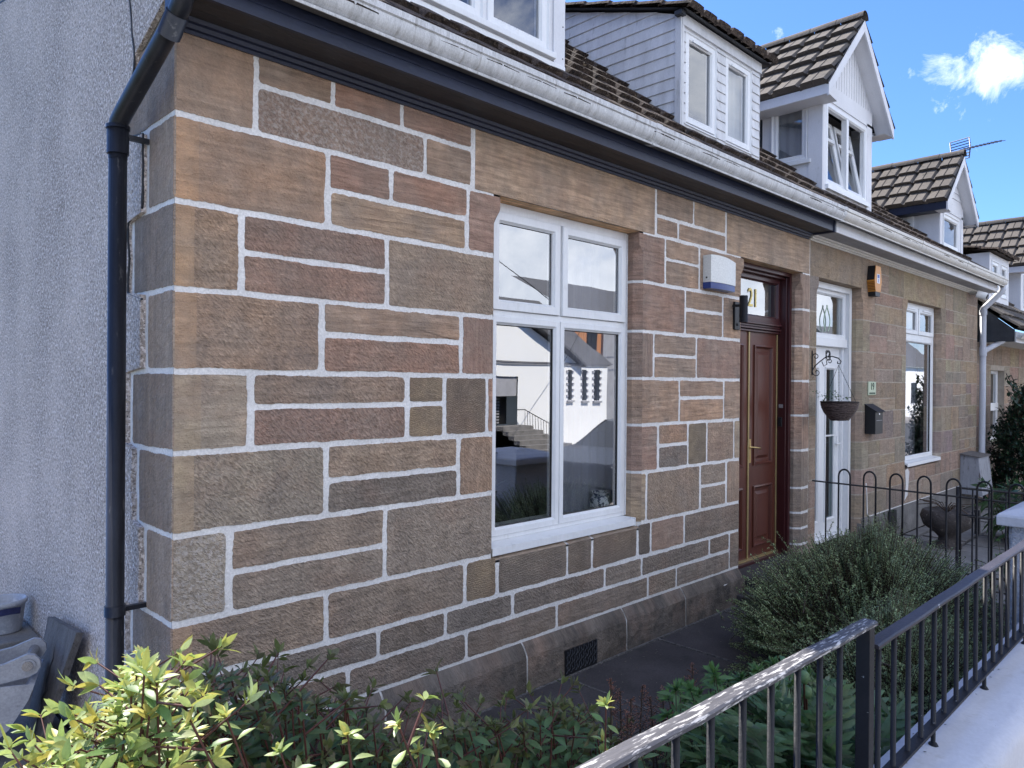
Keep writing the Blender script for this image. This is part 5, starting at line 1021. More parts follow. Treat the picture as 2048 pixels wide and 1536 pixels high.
# stone urn in the next garden
ur = thing('stone_planter', (8.35, -.62, 0), 'planter', 'weathered dark stone urn with dry stems behind the hoop-topped fence'); MUR = mat('weathered_urn', (.07, .06, .056), .9, var=.35, vs=6, bump=.8, bs=35, bd=.02, spots=((.2, .18, .16), 20, .6, .1))
q = MB(); q.lathe((8.35, -.62, 0), [(.15, 0), (.15, .05), (.09, .08), (.085, .12), (.13, .17), (.24, .25), (.275, .35), (.25, .42), (.23, .43), (.20, .41), (.0, .39)], 28); q.build('urn_bowl', MUR, ur)
q = MB()
for i in range(16): a = random.uniform(0, 6.28); q.tube([(8.35, -.62, .4), (8.35+.12*math.cos(a), -.62+.12*math.sin(a), .5), (8.35+.3*math.cos(a), -.62+.3*math.sin(a), .42+random.uniform(0, .14))], .005, 4)
q.build('dry_stems', MTWIG, ur)
# ================================================================== odds and ends in the side passage
q = MB(); q.box(-.50, -.04, 2.0, 2.6, -.02, .13); q.box(-.48, -.05, 2.02, 2.58, .135, .27); q.box(-.53, -.03, 1.98, 2.62, .275, .318); tag(q.build('stone_stack', MFLG, None, bevel=.01), 'stones', 'short stack of old paving stones under the paint tub')
tb = thing('paint_tub', (-.17, 2.24, .32), 'tub', 'battered white plastic tub with navy label standing on the stone stack by the rendered wall')
C_ = (-.165, 2.22, .32); q = MB(); q.lathe(C_, [(.0, 0), (.085, 0), (.09, .01), (.108, .165), (.118, .168), (.119, .19), (.112, .196), (.104, .19), (.10, .15), (.0, .15)], 30); q.build('tub_body', MBUCK, tb)
q = MB(); q.grid([[V(C_[0]+r*math.cos(a), C_[1]+r*math.sin(a), C_[2]+z+.006*math.sin(a*3)) for a in [-2.9+2.0*i/12 for i in range(13)]] for r, z in ((.1065, .115), (.1095, .155))]); q.build('tub_label', mat('navy_label', (.03, .035, .1), .4, var=.3, vs=30), tb)
pk = thing('plank', (-.2, 1.2, 0), 'plank', 'split grey weathered board leaning against the rendered wall')
_c = [atx(110, 1233, -.05), atx(168, 1265, -.05), V(-.147, 1.56, .0), V(-.175, 1.20, .0)]
def lean(u, v, t):                                       # u across 0..1, v up 0..1, t thickness towards the camera side
    a = _c[2].lerp(_c[0], v); b = _c[3].lerp(_c[1], v); return a.lerp(b, u) + V(-1, -.1, .25).normalized()*t
q = MB(); rows = []
for i in range(25):
    v = i/24; w0 = noise.noise(V(i*.5, 1, 1))*.02; w1 = 1+noise.noise(V(i*.7, 4, 1))*.03
    rows.append([lean(w0, v, .0), lean(.5, v, .0), lean(w1, v, .0), lean(w1, v, .035), lean(.5, v, .037), lean(w0, v, .035)])
q.grid(rows, close=True, sm=False, capa=True, capb=True); q.build('board', MWOOD, pk)
q = MB(); pts = [lean(.72+noise.noise(V(i*.5, 9, 9))*.12-.012*i, .02+.045*i, .037) for i in range(18)]
q.tube(pts, [.002+.007*math.sin(math.pi*i/17) for i in range(18)], 4); q.build('split', MSL, pk)
# small digger bucket with two pinned ears
dg = thing('digger_bucket', (-.42, 1.35, 0), 'digger bucket', 'grey steel digger bucket with two pins across its ears, at the lower left edge')
Q0 = V(-.60, 1.36, .05); q = MB(); prof = []
for i in range(19): a = rad(-40+200*i/18); prof.append((.24*math.cos(a)*-1, .24-.24*math.sin(a) if 0 else .23+.22*math.sin(a+math.pi)))
pr = [(-.30, .40), (-.27, .24), (-.20, .09), (-.08, .01), (.07, .0), (.20, .06), (.29, .18), (.34, .32), (.35, .40), (.325, .40), (.315, .32), (.27, .20), (.19, .09), (.07, .03), (-.08, .04), (-.18, .11), (-.245, .25), (-.275, .40)]
DR = Matrix.Translation(Q0) @ Matrix.Rotation(rad(-18), 4, 'Z') @ Matrix.Rotation(rad(12), 4, 'Y')
i0 = len(q.v); q.extr(pr, -.17, .17, 'y'); q.extr(pr[:9]+[(.1, .36), (-.1, .36)], .17, .18, 'y'); q.extr(pr[:9]+[(.1, .36), (-.1, .36)], -.18, -.17, 'y'); q.v = [tuple(DR @ V(*p)) for p in q.v]; q.build('bucket_shell', MDIG, dg)
for yy in (-.125, .125):
    q = MB(); ear = [(-.16, .36), (.16, .36)]+[(.30+.055*math.cos(a), .47+.055*math.sin(a)) for a in [rad(-70+35*k) for k in range(6)]]+[(.2, .47), (.12, .44), (.05, .47)]+[(-.02+.05*math.cos(a), .58+.05*math.sin(a)) for a in [rad(-20+45*k) for k in range(6)]]+[(-.14, .46)]
    q.extr(ear, yy-.012, yy+.012, 'y'); q.v = [tuple(DR @ V(*p)) for p in q.v]; q.build('ear', MDIG, dg)
for (cx_, cz_) in ((.30, .47), (-.02, .58)):
    q = MB(); q.tube([DR @ V(cx_, -.15, cz_), DR @ V(cx_, .15, cz_)], .024, 14); q.build('pin', MSTL, dg); q = MB(); q.tube([DR @ V(cx_, -.144, cz_), DR @ V(cx_, -.136, cz_)], .034, 14); q.build('boss', MDIG, dg)
# ================================================================== across the street (seen in the glass)
ob = thing('white_building', (16, -12, -.1), 'building', 'sunlit white gabled building across the street, seen reflected in the near window'); MWR = mat('sunlit_white_render', (.93, .93, .91), .85, var=.04, vs=1, bump=.2, bs=30); MGR = mat('grey_slates', (.11, .11, .115), .7, var=.2, vs=3)
PO = Plane((0, -12, 0), (1, 0, 0), (0, 1, 0)); q = MB(); hol = [(12.9, 14.3, .58, 2.03), (17.28, 17.56, 1.28, 2.27), (16.5, 16.72, 1.3, 2.25), (17.95, 18.22, 1.28, 2.27)]
mortar(q, PO, 6.5, 18.65, -.3, 2.42, hol, 0); q.face([PO(10.7, 2.42), PO(17.05, 2.42), PO(13.86, 4.02)]); q.face([(18.65, -12, -.3), (18.65, -20, -.3), (18.65, -20, 2.4), (18.65, -12, 2.4)]); q.face([(6.5, -12, -.3), (6.5, -20, -.3), (6.5, -20, 2.4), (6.5, -12, 2.4)])
q.build('wall', MWR, ob); q = MB(); slab(q, PO, 6.4, 18.75, 2.38, 2.43, 0, .04); q.build('string_course', MGREY, ob)
q = MB(); q.face([(6.3, -11.94, 2.43), (18.9, -11.94, 2.43), (18.9, -15.5, 4.9), (6.3, -15.5, 4.9)]); q.face([(6.3, -19.2, 2.42), (18.9, -19.2, 2.42), (18.9, -15.5, 4.9), (6.3, -15.5, 4.9)])
for s in (-1, 1): q.face([(13.86, -11.75, 4.08), (13.86+s*3.4, -11.75, 2.36), (13.86+s*3.4, -15.4, 2.36), (13.86, -15.4, 4.08)]); q.face([(13.86, -11.75, 4.08), (13.86+s*3.4, -11.75, 2.36), (13.86+s*3.4, -11.75, 2.44), (13.86, -11.75, 4.16)])
q.build('roof', MGR, ob); q = MB(); q.box(15.6, 16.2, -15.8, -15.2, 4.6, 5.6); q.box(15.7, 15.85, -15.6, -15.45, 5.6, 5.9); q.build('chimney', MCON, ob)
q = MB(); slab(q, PO, 12.9, 14.3, 1.45, 2.03, -.1, -.05); q.build('door_shutter', MGREY, ob); q = MB(); slab(q, PO, 12.9, 14.3, .58, 1.45, -.6, -.5); q.build('door_opening', MBLK, ob); q = MB()
for i in range(9): slab(q, PO, 12.9, 13.9, .62+i*.09, .66+i*.09, -.45, -.40)
q.build('door_grille', MGREY, ob)
for a, b, c, e in hol[1:]:
    q = MB(); slab(q, PO, a, b, c, e, -.12, -.10); wq_ = q.build('window', MBLK, ob); q = MB(); slab(q, PO, a-.06, b+.06, c-.07, c-.01, 0, .08); q.build('window_sill', MGREY, wq_)
    q = MB()
    for i in range(5): z = c+.1+i*(e-c)/5; slab(q, PO, a-.08, a-.0, z, z+.07, 0, .03); slab(q, PO, b, b+.08, z, z+.07, 0, .03)
    q.build('window_margin', MGREY, wq_)
q = MB()
for i in range(6): q.box(13.1, 14.4+i*.14, -12, -11.6+i*.28 if 0 else -11.4+i*.24, -.12, .58-i*.116)
q.build('steps', MCON, ob)
def st_rail(y, x0, x1, z0, z1): 
    q = MB(); q.tube([(x0-.35, y-.2, z0+.5), (x0, y-.2, z0+.5), (x1, y+.4, z1+.5)], .015, 6); n = 14
    for i in range(n+1): t = i/n; q.tube([(x0+(x1-x0)*t, y-.2+.6*t, z0+(z1-z0)*t), (x0+(x1-x0)*t, y-.2+.6*t, z0+.5+(z1-z0)*t)], .008, 5)
    return q
st_rail(-11.5, 14.35, 15.3, .55, -.05).build('step_railing', MIRON, ob)
nb = thing('brick_building', (22, -15, 0), 'building', 'orange brick block with dark windows beyond the white building, seen reflected in the near window')
q = MB(); q.box(19.2, 21.4, -18, -14.5, -.3, 4.6); q.build('wall', mat('orange_brick', (.5, .22, .1), .8, var=.1), nb); q = MB(); q.box(21.4, 28, -18, -14.4, -.3, 4.3); q.build('dark_wing', MGREY, nb); q = MB(); q.face([(19., -14.3, 4.6), (28, -14.3, 4.6), (28, -17, 6), (19, -17, 6)]); q.build('roof', MGR, nb); q = MB(); q.box(20.6, 21.1, -14.52, -14.45, 3., 4.0); q.build('window', MBLK, nb)
for k, (xx, ww, hh) in enumerate(((-14, 12, 2.6), (-1, 6.4, 2.8), (30, 12, 3.0), (44, 14, 3.0))):
    hz = thing('street_house', (xx+ww/2, -14, -.1), 'house', ['white house across the street, far to the left of the white gabled building', 'white house across the street, next left of the white gabled building', 'white house across the street, beyond the orange brick block', 'last white house across the street, farthest from the camera'][k], 'houses across the street')
    q = MB(); q.box(xx, xx+ww, -20, -12.2, -.3, hh); q.build('wall', MWR, hz); q = MB(); q.face([(xx-.2, -12, hh), (xx+ww+.2, -12, hh), (xx+ww+.2, -16, hh+2.6), (xx-.2, -16, hh+2.6)]); q.face([(xx-.2, -20.2, hh), (xx+ww+.2, -20.2, hh), (xx+ww+.2, -16, hh+2.6), (xx-.2, -16, hh+2.6)]); q.build('roof', MGR, hz)
    for j in range(int(ww/2.5)): q = MB(); q.box(xx+1+j*2.5, xx+2.1+j*2.5, -12.22, -12.17, .7, 2.0); q.build('window', MBLK, hz)
# parked car at the near kerb
MCAR = mat('dark_car_paint', (.05, .055, .065), .2, .3, var=.05, fine=0); car = thing('parked_car', (10.6, -5., -.27), 'car', 'dark parked hatchback seen only as a reflection in the near window'); gz = -.27; cx0 = 8.6
low = [(0, .35), (.05, .75), (.75, .92), (1.15, .97), (3.6, .97), (4.05, .9), (4.15, .6), (4.1, .32)]
q = MB(); rows = []
for y, k in ((-.86, 0), (-.80, 1), (.80, 1), (.86, 0)): rows.append([V(cx0+x, -5.+y, gz+(z if k or z < .6 else z-.05)) for x, z in low]+[V(cx0+x, -5+y, gz+z) for x, z in ((3.7, .25), (.5, .25))])
q.grid(rows, close=True, sm=False, capa=True, capb=True); q.build('body', MCAR, car, bevel=.03)
cab = [(.95, .94), (1.75, 1.38), (2.1, 1.44), (3.1, 1.44), (3.6, 1.36), (4.0, .94)]
q = MB(); q.grid([[V(cx0+x, -5+s*(.76 if z < 1 else .60), gz+z) for x, z in cab] for s in (-1, 1)], sm=False); q.build('roof', MCAR, car)
for s in (-1, 1):
    q = MB(); f_ = lambda x, z: V(cx0+x, -5+s*(.765-(z-.95)*.36), gz+z); q.face([f_(1.15, .97), f_(1.8, 1.35), f_(2.5, 1.38), f_(2.5, .97)]); q.face([f_(2.58, .97), f_(2.58, 1.38), f_(3.45, 1.34), f_(3.8, .97)]); q.build('side_window', glass_mat('car_glass', 1.6, (.25, .3, .28)), car); q = MB(); q.face([f_(.95, .94), f_(1.75, 1.40), f_(3.6, 1.38), f_(4., .94), f_(3.85, .93), f_(3.48, 1.34), f_(1.78, 1.35), f_(1.1, .94)]); q.build('pillar', MCAR, car)
for x in (.8, 3.3):
    for s in (-1, 1): q = MB(); q.tube([(cx0+x, -5+s*.68, gz+.31), (cx0+x, -5+s*.87, gz+.31)], .31, 20); wq_ = q.build('wheel', MBLK, car); q = MB(); q.tube([(cx0+x, -5+s*.872, gz+.31), (cx0+x, -5+s*.885, gz+.31)], .2, 14); q.build('rim', MSTL, wq_)
# overhead wires across the street
q = MB()
for dz in (0, .5): q.tube([(-30+5*i, -11.2, 6.4+dz+.9*((i-8)/8)**2) for i in range(17)], .012, 4)
q.tube([(15.8, -11.9, 2.), (12.5, -8, 3.2), (10, -11.2, 6.4)], .01, 4)
tag(q.build('overhead_wires', MBLK, None), 'wires', 'overhead wires across the street, thin lines reflected in the window')
# ================================================================== plants
def leaf(mb, p, d, n, Ln, W, ti, curl=.25, seg=4, ser=.0):
    """one folded, drooping blade from p along d"""
    d = d.normalized(); s = d.cross(n); s = s.normalized() if s.length > 1e-4 else d.orthogonal().normalized(); u = s.cross(d).normalized()
    prof = (0., .72, 1., .90, .62, .50, 0.) if seg == 6 else (0., .70, 1., .72, 0.) if seg == 4 else (0., 1., 0.); rows = []
    for i in range(seg+1):
        t = i/seg; c = p + d*(Ln*t) - u*(Ln*curl*t*t); w_ = W*prof[i]*.5
        rows.append((c-s*w_+u*w_*.22, c, c+s*w_+u*w_*.22))
    i0 = len(mb.v)
    for r in rows: mb.v += [tuple(q) for q in r]
    for i in range(seg):
        for k in (0, 1):
            a = i0+i*3+k; f = (a, a+1, a+4, a+3)
            mb.ti[len(mb.f)] = ti if k else tuple(q*.93 for q in ti); mb.smooth.add(len(mb.f)); mb.f.append(f)
RL = random.Random(11)
def rv(a=1.): return V(RL.uniform(-a, a), RL.uniform(-a, a), RL.uniform(-a, a))
def shoot(lm, sm, B, T, Ln, W, cols, tipc, pairs=8, start=.3, r=.005, droop=.3, whorl=6, side=0):
    mid = (B+T)/2 + rv(.05); mid.z += .03; pts = []; n = 8
    for i in range(n+1): t = i/n; pts.append(B*(1-t)**2+mid*2*t*(1-t)+T*t*t)
    sm.tube(pts, [r*(1-.65*i/n) for i in range(n+1)], 5, cap=False); az = RL.uniform(0, 3.14)
    for i in range(pairs):
        t = start+(1-start)*(i+.5)/pairs; k = t*n; j = min(n-1, int(k)); p = pts[j].lerp(pts[j+1], k-j); ax = (pts[j+1]-pts[j]).normalized(); az += 1.57+RL.uniform(-.3, .3)
        for s in (0, math.pi):
            o = V(math.cos(az+s), math.sin(az+s), 0); o = (o-ax*o.dot(ax)).normalized(); d = o*RL.uniform(.9, 1.2)+ax*RL.uniform(.0, .45)+V(0, 0, RL.uniform(-.35, .1)); sc = RL.uniform(.7, 1.15)*(1-.35*max(0, t-.7)/.3)
            c = cols[RL.randrange(len(cols))]; v = RL.uniform(.8, 1.2); leaf(lm, p+o*.004, d, ax, Ln*sc, W*sc, tuple(q*v for q in c), RL.uniform(.05, .4))
            if side and t > .45 and RL.random() < side:
                e = p+d.normalized()*Ln*RL.uniform(.8, 1.8)+V(0, 0, Ln*.7); sm.tube([p, (p+e)/2, e], [r*.5, r*.4, r*.25], 4, cap=False); tuft(lm, e, (e-p), Ln*.62, W*.62, tipc, 6)
    tuft(lm, T, (pts[-1]-pts[-2]), Ln*.55, W*.5, tipc, int(whorl*1.5))
def tuft(lm, T, ax, Ln, W, cols, n):
    ax = ax.normalized()
    for i in range(n):
        a = RL.uniform(0, 6.28); o = V(math.cos(a), math.sin(a), 0); o = (o-ax*o.dot(ax)).normalized(); sp = RL.uniform(.25, 1.5); c = cols[RL.randrange(len(cols))]; v = RL.uniform(.85, 1.15)
        leaf(lm, T-ax*RL.uniform(0, Ln*.3), o*sp+ax*(1.1-sp*.5), ax, Ln*RL.uniform(.45, 1.), W*RL.uniform(.5, 1.), tuple(q*v for q in c), RL.uniform(-.1, .35))
def interp(sil, px):
    for (a, b), (c, d) in zip(sil, sil[1:]):
        if a <= px <= c: return b+(d-b)*(px-a)/(c-a)
    return sil[-1][1]
def shrub(name, label, cat, tips, base, Ln, W, cols, tipc, stem=MSTEM, group=None, **k):
    bx_ = V(*base); root = thing(name, bx_, cat, label, group); lm, sm = MB(), MB()
    for T in tips:
        f = RL.uniform(.25, .75); B = V(bx_.x+(T.x-bx_.x)*f+RL.uniform(-.06, .06), bx_.y+(T.y-bx_.y)*f+RL.uniform(-.06, .06), 0.); shoot(lm, sm, B, T, Ln, W, cols, tipc, **k)
    lm.build('foliage', MLEAF, root); sm.build('stems', stem, root); return root
def tips_in(sil, yr, n, deep=90, pw=1.6):
    o = []
    for i in range(n):
        px = RL.uniform(sil[0][0], sil[-1][0]); y = RL.uniform(*yr); o.append(at(px, interp(sil, px)+28+deep*RL.random()**pw, y))
    return o
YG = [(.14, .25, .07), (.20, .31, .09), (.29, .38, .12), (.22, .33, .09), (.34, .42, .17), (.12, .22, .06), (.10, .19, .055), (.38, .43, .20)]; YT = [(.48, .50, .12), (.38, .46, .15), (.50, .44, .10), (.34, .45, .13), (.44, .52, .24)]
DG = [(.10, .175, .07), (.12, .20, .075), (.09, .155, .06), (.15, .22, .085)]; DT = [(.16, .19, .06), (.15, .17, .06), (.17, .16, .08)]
MGN0 = [(.12, .21, .065), (.14, .23, .075)]
silA = [(40, 1535), (70, 1490), (120, 1455), (170, 1440), (215, 1370), (250, 1315), (280, 1272), (310, 1310), (345, 1370), (385, 1440)]
tips = tips_in(silA, (-2.0, -1.35), 118, 190, 1.2)
shrub('leafy_shrub', 'sunlit yellow-green shrub with red stems at the lower left corner of the house', 'shrub', tips, (-.75, -1.6, 0), .072, .025, YG, YT, pairs=13, start=.3, r=.0045, whorl=9, side=.25)
silB = [(290, 1340), (380, 1340), (440, 1305), (500, 1320), (560, 1335), (620, 1380), (690, 1365), (750, 1400), (800, 1450), (880, 1445), (930, 1430)]
tips = tips_in(silB, (-1.6, -.95), 140, 160)
shrub('leafy_shrub', 'shaded dark green shrub with maroon stems just right of the sunlit shrub', 'shrub', tips, (.15, -1.3, 0), .08, .029, DG, DT, pairs=11, start=.35, r=.006, whorl=7, side=.2)
silC = [(870, 1445), (930, 1420), (960, 1388), (1010, 1440), (1060, 1430), (1105, 1372), (1165, 1368), (1200, 1420), (1235, 1440)]
tips = tips_in(silC, (-1.7, -1.1), 110, 160)
shrub('leafy_shrub', 'shaded green shrub below the air vent, between the dark shrub and the rusty astilbe plumes', 'shrub', tips, (.95, -1.35, 0), .08, .03, [(.11, .19, .07), (.13, .215, .08), (.10, .165, .06)], DT, pairs=9, start=.35, r=.0055, whorl=7, side=.2)
tips = [at(px, py, y) for px, py, y in ((695, 1470, -2.12), (795, 1445, -2.12), (862, 1462, -2.14), (835, 1500, -2.1), (1212, 1408, -2.17), (1205, 1480, -2.1), (450, 1430, -1.9), (560, 1500, -1.95), (380, 1440, -2.)) ]
shrub('leafy_shoots', 'tall shoots with sunlit yellow tips rising in front of the shaded shrubs', 'shrub', tips, (.2, -2.1, 0), .058, .024, YG, YT, pairs=6, start=.55, r=.005, whorl=8, side=.25)
# fill low down so the bed reads as planted
tips = tips_in([(100, 1560), (600, 1500), (1000, 1500), (1250, 1500)], (-1.95, -1.2), 90, 150, 1.)
shrub('undergrowth', 'dark leafy undergrowth at the foot of the shrubs, along the bottom edge', 'shrub', tips, (.5, -1.6, 0), .09, .036, DG, DT, pairs=9, start=.2, r=.005, whorl=6)
tips = tips_in([(1180, 1452), (1240, 1440), (1330, 1450), (1420, 1440), (1500, 1450)], (-1.95, -1.5), 60, 110, 1.)
shrub('undergrowth', 'low green leaves among the rusty astilbe plumes, beside the flagstone path', 'shrub', tips, (1.2, -1.75, 0), .07, .024, DG, MGN0, pairs=8, start=.2, r=.003, whorl=8, stem=MTWIG)
# astilbe: rusty feathery plumes
MPLM = mat('rusty_plume', (.20, .075, .05), .85, var=.3, vs=30)
AST = [(1222, 1360, -1.5), (1240, 1382, -1.45), (1262, 1398, -1.6), (1285, 1372, -1.5), (1300, 1395, -1.4), (1325, 1378, -1.5), (1345, 1405, -1.6), (1385, 1330, -1.35), (1340, 1440, -1.7), (1450, 1425, -1.7), (1437, 1450, -1.75), (1462, 1470, -1.75), (1255, 1430, -1.65), (1305, 1440, -1.6)]
for gi, (lab, sel) in enumerate((('rusty brown astilbe plumes near the bottom centre, beside the dark flagstones', AST[:9]+AST[12:]), ('rusty astilbe plumes seen between the bars of the nearer railing panel', AST[9:12]))):
    b = at(*sel[0]); root = thing('astilbe', (b.x, b.y, 0), 'plant', lab); pm_, sm, lm = MB(), MB(), MB()
    for px, py, y in sel:
        T = at(px, py, y); B = V(T.x+RL.uniform(-.06, .06), T.y+RL.uniform(-.05, .05), 0); sm.tube([B, (B+T)/2+rv(.01), T], .0028, 4, cap=False, ti=(.1, .05, .03)); h = RL.uniform(.13, .19)
        for i in range(26):
            t = i/26; c = T-V(0, 0, h*t); L_ = .012+.05*t*(1-.3*t); a = RL.uniform(0, 6.28)
            e = c+V(math.cos(a)*L_, math.sin(a)*L_, L_*.6); sm.tube([c, e], .0012, 3, cap=False)
            for j in range(7): p = c.lerp(e, .3+.7*j/7)+rv(.003); leaf(pm_, p, rv(), V(0, 0, 1), .007, .005, (.30, .13, .085), 0, 2)
        for i in range(5):
            a = RL.uniform(0, 6.28); p = B+V(0, 0, RL.uniform(.1, max(.15, T.z-.25))); e = p+V(math.cos(a)*.12, math.sin(a)*.12, .05)
            for j in range(7): q_ = p.lerp(e, .3+.1*j); leaf(lm, q_, rv()+V(math.cos(a), math.sin(a), .2), V(0, 0, 1), .05, .022, tuple(v*RL.uniform(.8, 1.2) for v in (.055, .09, .04)), .3)
    pm_.build('plumes', MLEAF, root); sm.build('stems', MTWIG, root); lm.build('foliage', MLEAF, root)
# lush herbaceous clumps (narrow upright whorls) and grey-green toothed leaves
MGN = [(.12, .21, .065), (.10, .18, .06), (.14, .23, .075)]
silD = [(1325, 1360), (1350, 1338), (1390, 1345), (1420, 1300), (1450, 1330), (1500, 1318), (1535, 1295), (1560, 1300), (1600, 1290), (1640, 1320)]
tips = tips_in(silD, (-1.85, -1.45), 60, 90)
shrub('green_perennial', 'bright green leafy perennial clump behind the handrail of the nearer panel', 'plant', tips, (1.75, -1.65, 0), .085, .026, MGN, [(.10, .2, .05), (.08, .17, .045)], stem=MTWIG, pairs=12, start=.25, r=.004, whorl=14)
def toothed(mb, p, d, L_, W, c):
    d = d.normalized(); s = d.cross(V(0, 0, 1)).normalized(); u = s.cross(d).normalized(); n = 7; sp = lambda t: p+d*(L_*t)-u*(L_*.55*t*t)+V(0, 0, 0)
    for i in range(n):
        t = (i+.3)/n; a = sp(t); w_ = W*(math.sin(math.pi*min(1, t*.9+.08)))*.5
        for q_ in (-1, 1): leaf(mb, a, s*q_+d*.75, u, w_*1.5+.012, W*.20, tuple(v*RL.uniform(.85, 1.15) for v in c), .25, 2)
    leaf(mb, p, d, u, L_, W*.28, c, .5, 4)
def poppy(label, pts, base, sc=1.):
    root = thing('poppy_plant', base, 'plant', label); lm = MB(); b = V(*base)
    for T in pts:
        for i in range(4):
            o = T+rv(.05); B = V(b.x+(T.x-b.x)*.5, b.y+(T.y-b.y)*.5, .05); d = (o-B); d.z = abs(d.z)+.05; L_ = RL.uniform(.2, .34)*sc; toothed(lm, o-d.normalized()*L_*.6, d+rv(.18), L_, .13*sc, RL.choice(((.16, .25, .12), (.19, .28, .16), (.13, .22, .09))))
    lm.build('foliage', MLEAF, root); return root
pp = poppy('grey-green toothed poppy foliage with two fat buds, behind the bars of the nearer railing panel', tips_in([(1470, 1400), (1560, 1360), (1650, 1370), (1760, 1380)], (-2.1, -1.7), 42, 190, 1.), (1.75, -1.95, 0))
for i, (px, py) in enumerate(((1608, 1345), (1613, 1375))):
    c_ = at(px, py, -1.95); q = MB(); q.lathe((c_.x, c_.y, c_.z-.02), [(0, -.022), (.014, -.016), (.021, 0), (.019, .016), (.009, .026), (0, .028)], 14); q.build('bud', mat('bud_green', (.10, .17, .07), .6, var=.15), pp); q = MB(); q.tube([(c_.x, c_.y, c_.z-.04), (c_.x+.02, c_.y, c_.z-.3), (c_.x, c_.y, 0)], .004, 5); q.build('bud_stalk', MSTEM, pp)
poppy('toothed green leaves low behind the first bars of the farther railing panel', tips_in([(1740, 1395), (1800, 1400), (1870, 1380)], (-2.1, -1.85), 16, 130, 1.), (2.4, -2.0, 0))
# fine-leaved evergreen bush
def fine_bush(name, label, cat, C, R_, n, cols, ll=.0155, lw=.0088, per=34, wild=(), stem=MTWIG, up=.35):
    C = V(*C); root = thing(name, (C.x, C.y, 0), cat, label); lm, sm = MB(), MB()
    def spray(B, T, per, droop=.12):
        pts = []; m_ = (B+T)/2+V(0, 0, droop*(T-B).length); k = 7
        for i in range(k+1): t = i/k; pts.append(B*(1-t)**2+m_*2*t*(1-t)+T*t*t)
        sm.tube(pts, [.0035*(1-.7*i/k) for i in range(k+1)], 3, cap=False); v = RL.uniform(.7, 1.3)
        for i in range(per):
            t = .12+.88*i/per; a = t*k; j = min(k-1, int(a)); p = pts[j].lerp(pts[j+1], a-j); ax = pts[j+1]-pts[j]; o = rv(); o = (o-ax*(o.dot(ax)/max(1e-6, ax.length_squared))).normalized()
            c = RL.choice(cols); g = v*RL.uniform(.8, 1.2)*(1.0+.25*t); leaf(lm, p, o+ax.normalized()*.5, V(0, 0, 1), ll*RL.uniform(.7, 1.3), lw*RL.uniform(.8, 1.2), tuple(q_*g for q_ in c), .1, 2)
    for i in range(n):
        th = RL.uniform(0, 6.28); ph = RL.uniform(-.25, 1.)**1.; cz = math.sin(ph*math.pi/2); cr = math.cos(ph*math.pi/2)
        k = 1+.17*noise.noise(V(math.cos(th)*1.6, math.sin(th)*1.6, cz*2)*1.3)+RL.uniform(-.12, .07); S_ = C+V(R_[0]*cr*math.cos(th)*k, R_[1]*cr*math.sin(th)*k, R_[2]*cz*k)
        o = (S_-C).normalized(); L_ = RL.uniform(.16, .34); spray(S_-o*L_*.8-V(0, 0, .06), S_+V(0, 0, up*.1)+rv(.03), per)
    for i in range(n//3):
        f = RL.uniform(.3, .8); S_ = C+V(R_[0]*RL.uniform(-1, 1)*f, R_[1]*RL.uniform(-1, 1)*f, R_[2]*RL.uniform(-.2, .9)*f); spray(S_-rv(.12), S_+rv(.12)+V(0, 0, .05), per//2)
    for T in wild: B = V(C.x+(T.x-C.x)*.6, C.y+(T.y-C.y)*.6, max(.2, T.z-.38)); spray(B, T, int(per*1.4), .03)
    lm.build('foliage', MLEAF, root); sm.build('twigs', stem, root); return root
LN = [(.21, .275, .12), (.25, .32, .15), (.17, .23, .10), (.29, .35, .17)]
wild = [at(px, py, y) for px, py, y in ((1552, 1062, -.85), (1500, 1110, -.9), (1522, 1098, -.9), (1660, 1085, -.85), (1745, 1072, -.8), (1800, 1068, -1.), (1640, 1070, -.8), (1580, 1080, -.8), (1490, 1150, -1.), (1482, 1210, -1.), (1470, 1240, -1.), (1700, 1100, -1.), (1610, 1095, -.9), (1850, 1110, -1.2), (1540, 1085, -.85))]
fine_bush('evergreen_bush', 'large loose fine-leaved evergreen bush beside the path to the red door', 'bush', (4.05, -1.28, .18), (1.12, .78, .62), 2700, LN, wild=wild+[at(RL.uniform(1500, 1900), RL.uniform(1078, 1150), RL.uniform(-1.3, -.75)) for i in range(46)]+[at(RL.uniform(1478, 1540), RL.uniform(1150, 1290), RL.uniform(-1.2, -.9)) for i in range(16)])
fine_bush('evergreen_bush', 'lower part of the fine-leaved hedge growing behind the farther railing panel', 'bush', (3.0, -1.75, .12), (1.0, .42, .50), 1500, LN)
# next garden
shrub('garden_plant', 'small green leafy plant at the foot of the garden gate', 'plant', [V(6.9+RL.uniform(-.35, .35), -1.6+RL.uniform(-.25, .25), RL.uniform(.15, .38)) for i in range(26)], (6.9, -1.6, 0), .07, .026, [(.06, .13, .05), (.08, .16, .06)], [(.1, .19, .07)], stem=MTWIG, pairs=7, start=.15, r=.004, whorl=10)
shrub('broad_leaved_plant', 'large rosette of broad strap leaves behind the gate by the stone urn', 'plant', [V(9.4+RL.uniform(-.5, .5), -1.2+RL.uniform(-.4, .4), RL.uniform(.3, .72)) for i in range(26)], (9.4, -1.2, 0), .28, .07, [(.05, .11, .04), (.06, .13, .045)], [(.06, .13, .045)], stem=MTWIG, pairs=4, start=.3, r=.006, whorl=5)
shrub('wall_weed', 'spindly weed growing at the foot of the pale wall near the dark opening', 'plant', [V(7.95+RL.uniform(-.2, .2), -.12+RL.uniform(-.1, .05), RL.uniform(.15, .42)) for i in range(9)], (7.95, -.12, 0), .09, .012, [(.06, .1, .04)], [(.07, .12, .05)], stem=MTWIG, pairs=6, start=.2, r=.003)
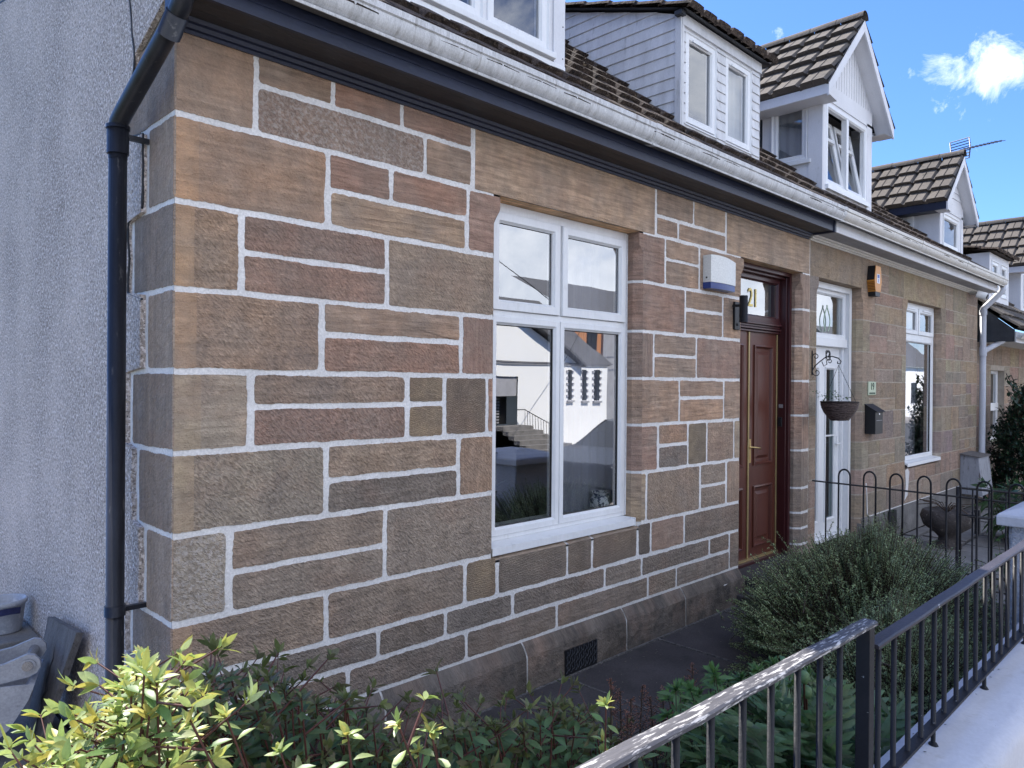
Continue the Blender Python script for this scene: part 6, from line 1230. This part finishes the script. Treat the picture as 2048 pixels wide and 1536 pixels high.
q = MB(); q.box(8.28, 8.48, -.045, -.012, .08, .34); tag(q.build('underfloor_vent', MBLK, None), 'vent', 'dark underfloor vent low on the pale cottage wall behind the fence')
q = MB(); q.v = []; HG = [(.028, .062, .035), (.04, .08, .045), (.022, .05, .03)]
hd = thing('dark_evergreen_shrub', (13.0, -.5, 0), 'bush', 'tall dark evergreen shrub beyond the meter cabinet at the right edge'); lm, sm = MB(), MB()
for i in range(1500):
    th = RL.uniform(0, 6.28); ph = RL.uniform(-.1, 1.); cz, cr = math.sin(ph*1.57), math.cos(ph*1.57); k = 1+.22*noise.noise(V(math.cos(th)*2, math.sin(th)*2, cz*3))+RL.uniform(-.3, .08)
    S_ = V(13.0+.72*cr*math.cos(th)*k, -.52+.52*cr*math.sin(th)*k, .3+1.42*cz*k); o = (S_-V(13.0, -.52, .7)).normalized(); B = S_-o*.2; sm.tube([B, S_], .004, 3, cap=False)
    for j in range(9): leaf(lm, B.lerp(S_, .2+.1*j), rv()+o*.4, V(0, 0, 1), RL.uniform(.05, .085), .035, tuple(v*RL.uniform(.7, 1.3) for v in RL.choice(HG)), .2, 2)
for i in range(7):
    T = at(RL.uniform(2000, 2040), RL.uniform(745, 800), -.5); B = V(13.0, -.5, 1.4); sm.tube([B, (B+T)/2+V(.1, 0, 0), T], .007, 4, cap=False)
    for j in range(12): leaf(lm, B.lerp(T, .4+.05*j), rv(), V(0, 0, 1), .08, .05, RL.choice(HG), .2, 4)
lm.build('foliage', MLEAF, hd); sm.build('twigs', MTWIG, hd)
# sprigs in the hanging basket
lm, sm = MB(), MB()
for i in range(12):
    a = RL.uniform(0, 6.28); B = bc+V(.1*math.cos(a)-.06, .1*math.sin(a)+.03, -.02); shoot(lm, sm, B, B+V(RL.uniform(-.08, .05), RL.uniform(-.05, .1), RL.uniform(.05, .14)), .03, .017, [(.06, .12, .045), (.08, .15, .05)], [(.09, .17, .06)], pairs=3, start=.2, r=.002, whorl=4)
tag(lm.build('basket_sprigs', MLEAF, None), 'plant', 'small green sprigs growing out of the hanging basket')
# small moss and litter on the coping and path
MDEB = MB(); RD = random.Random(8)
for i in range(120):
    x, y = RD.uniform(1.2, 4.1), -2.26-abs(RD.gauss(0, .03)); leaf(MDEB, V(x, y, .622), V(RD.uniform(-1, 1), RD.uniform(-1, 1), .1), V(0, 0, 1), RD.uniform(.006, .018), .006, (.05, .045, .035), 0, 2)
for i in range(260):
    x, y = RD.uniform(.6, 4.5), -.07-abs(RD.gauss(0, .16)); leaf(MDEB, V(x, y, .006), V(RD.uniform(-1, 1), RD.uniform(-1, 1), .1), V(0, 0, 1), RD.uniform(.005, .02), .007, RD.choice(((.12, .09, .05), (.05, .07, .03), (.2, .18, .14))), 0, 2)
tag(MDEB.build('leaf_litter', MLEAF, None), None, None, None, 'stuff')
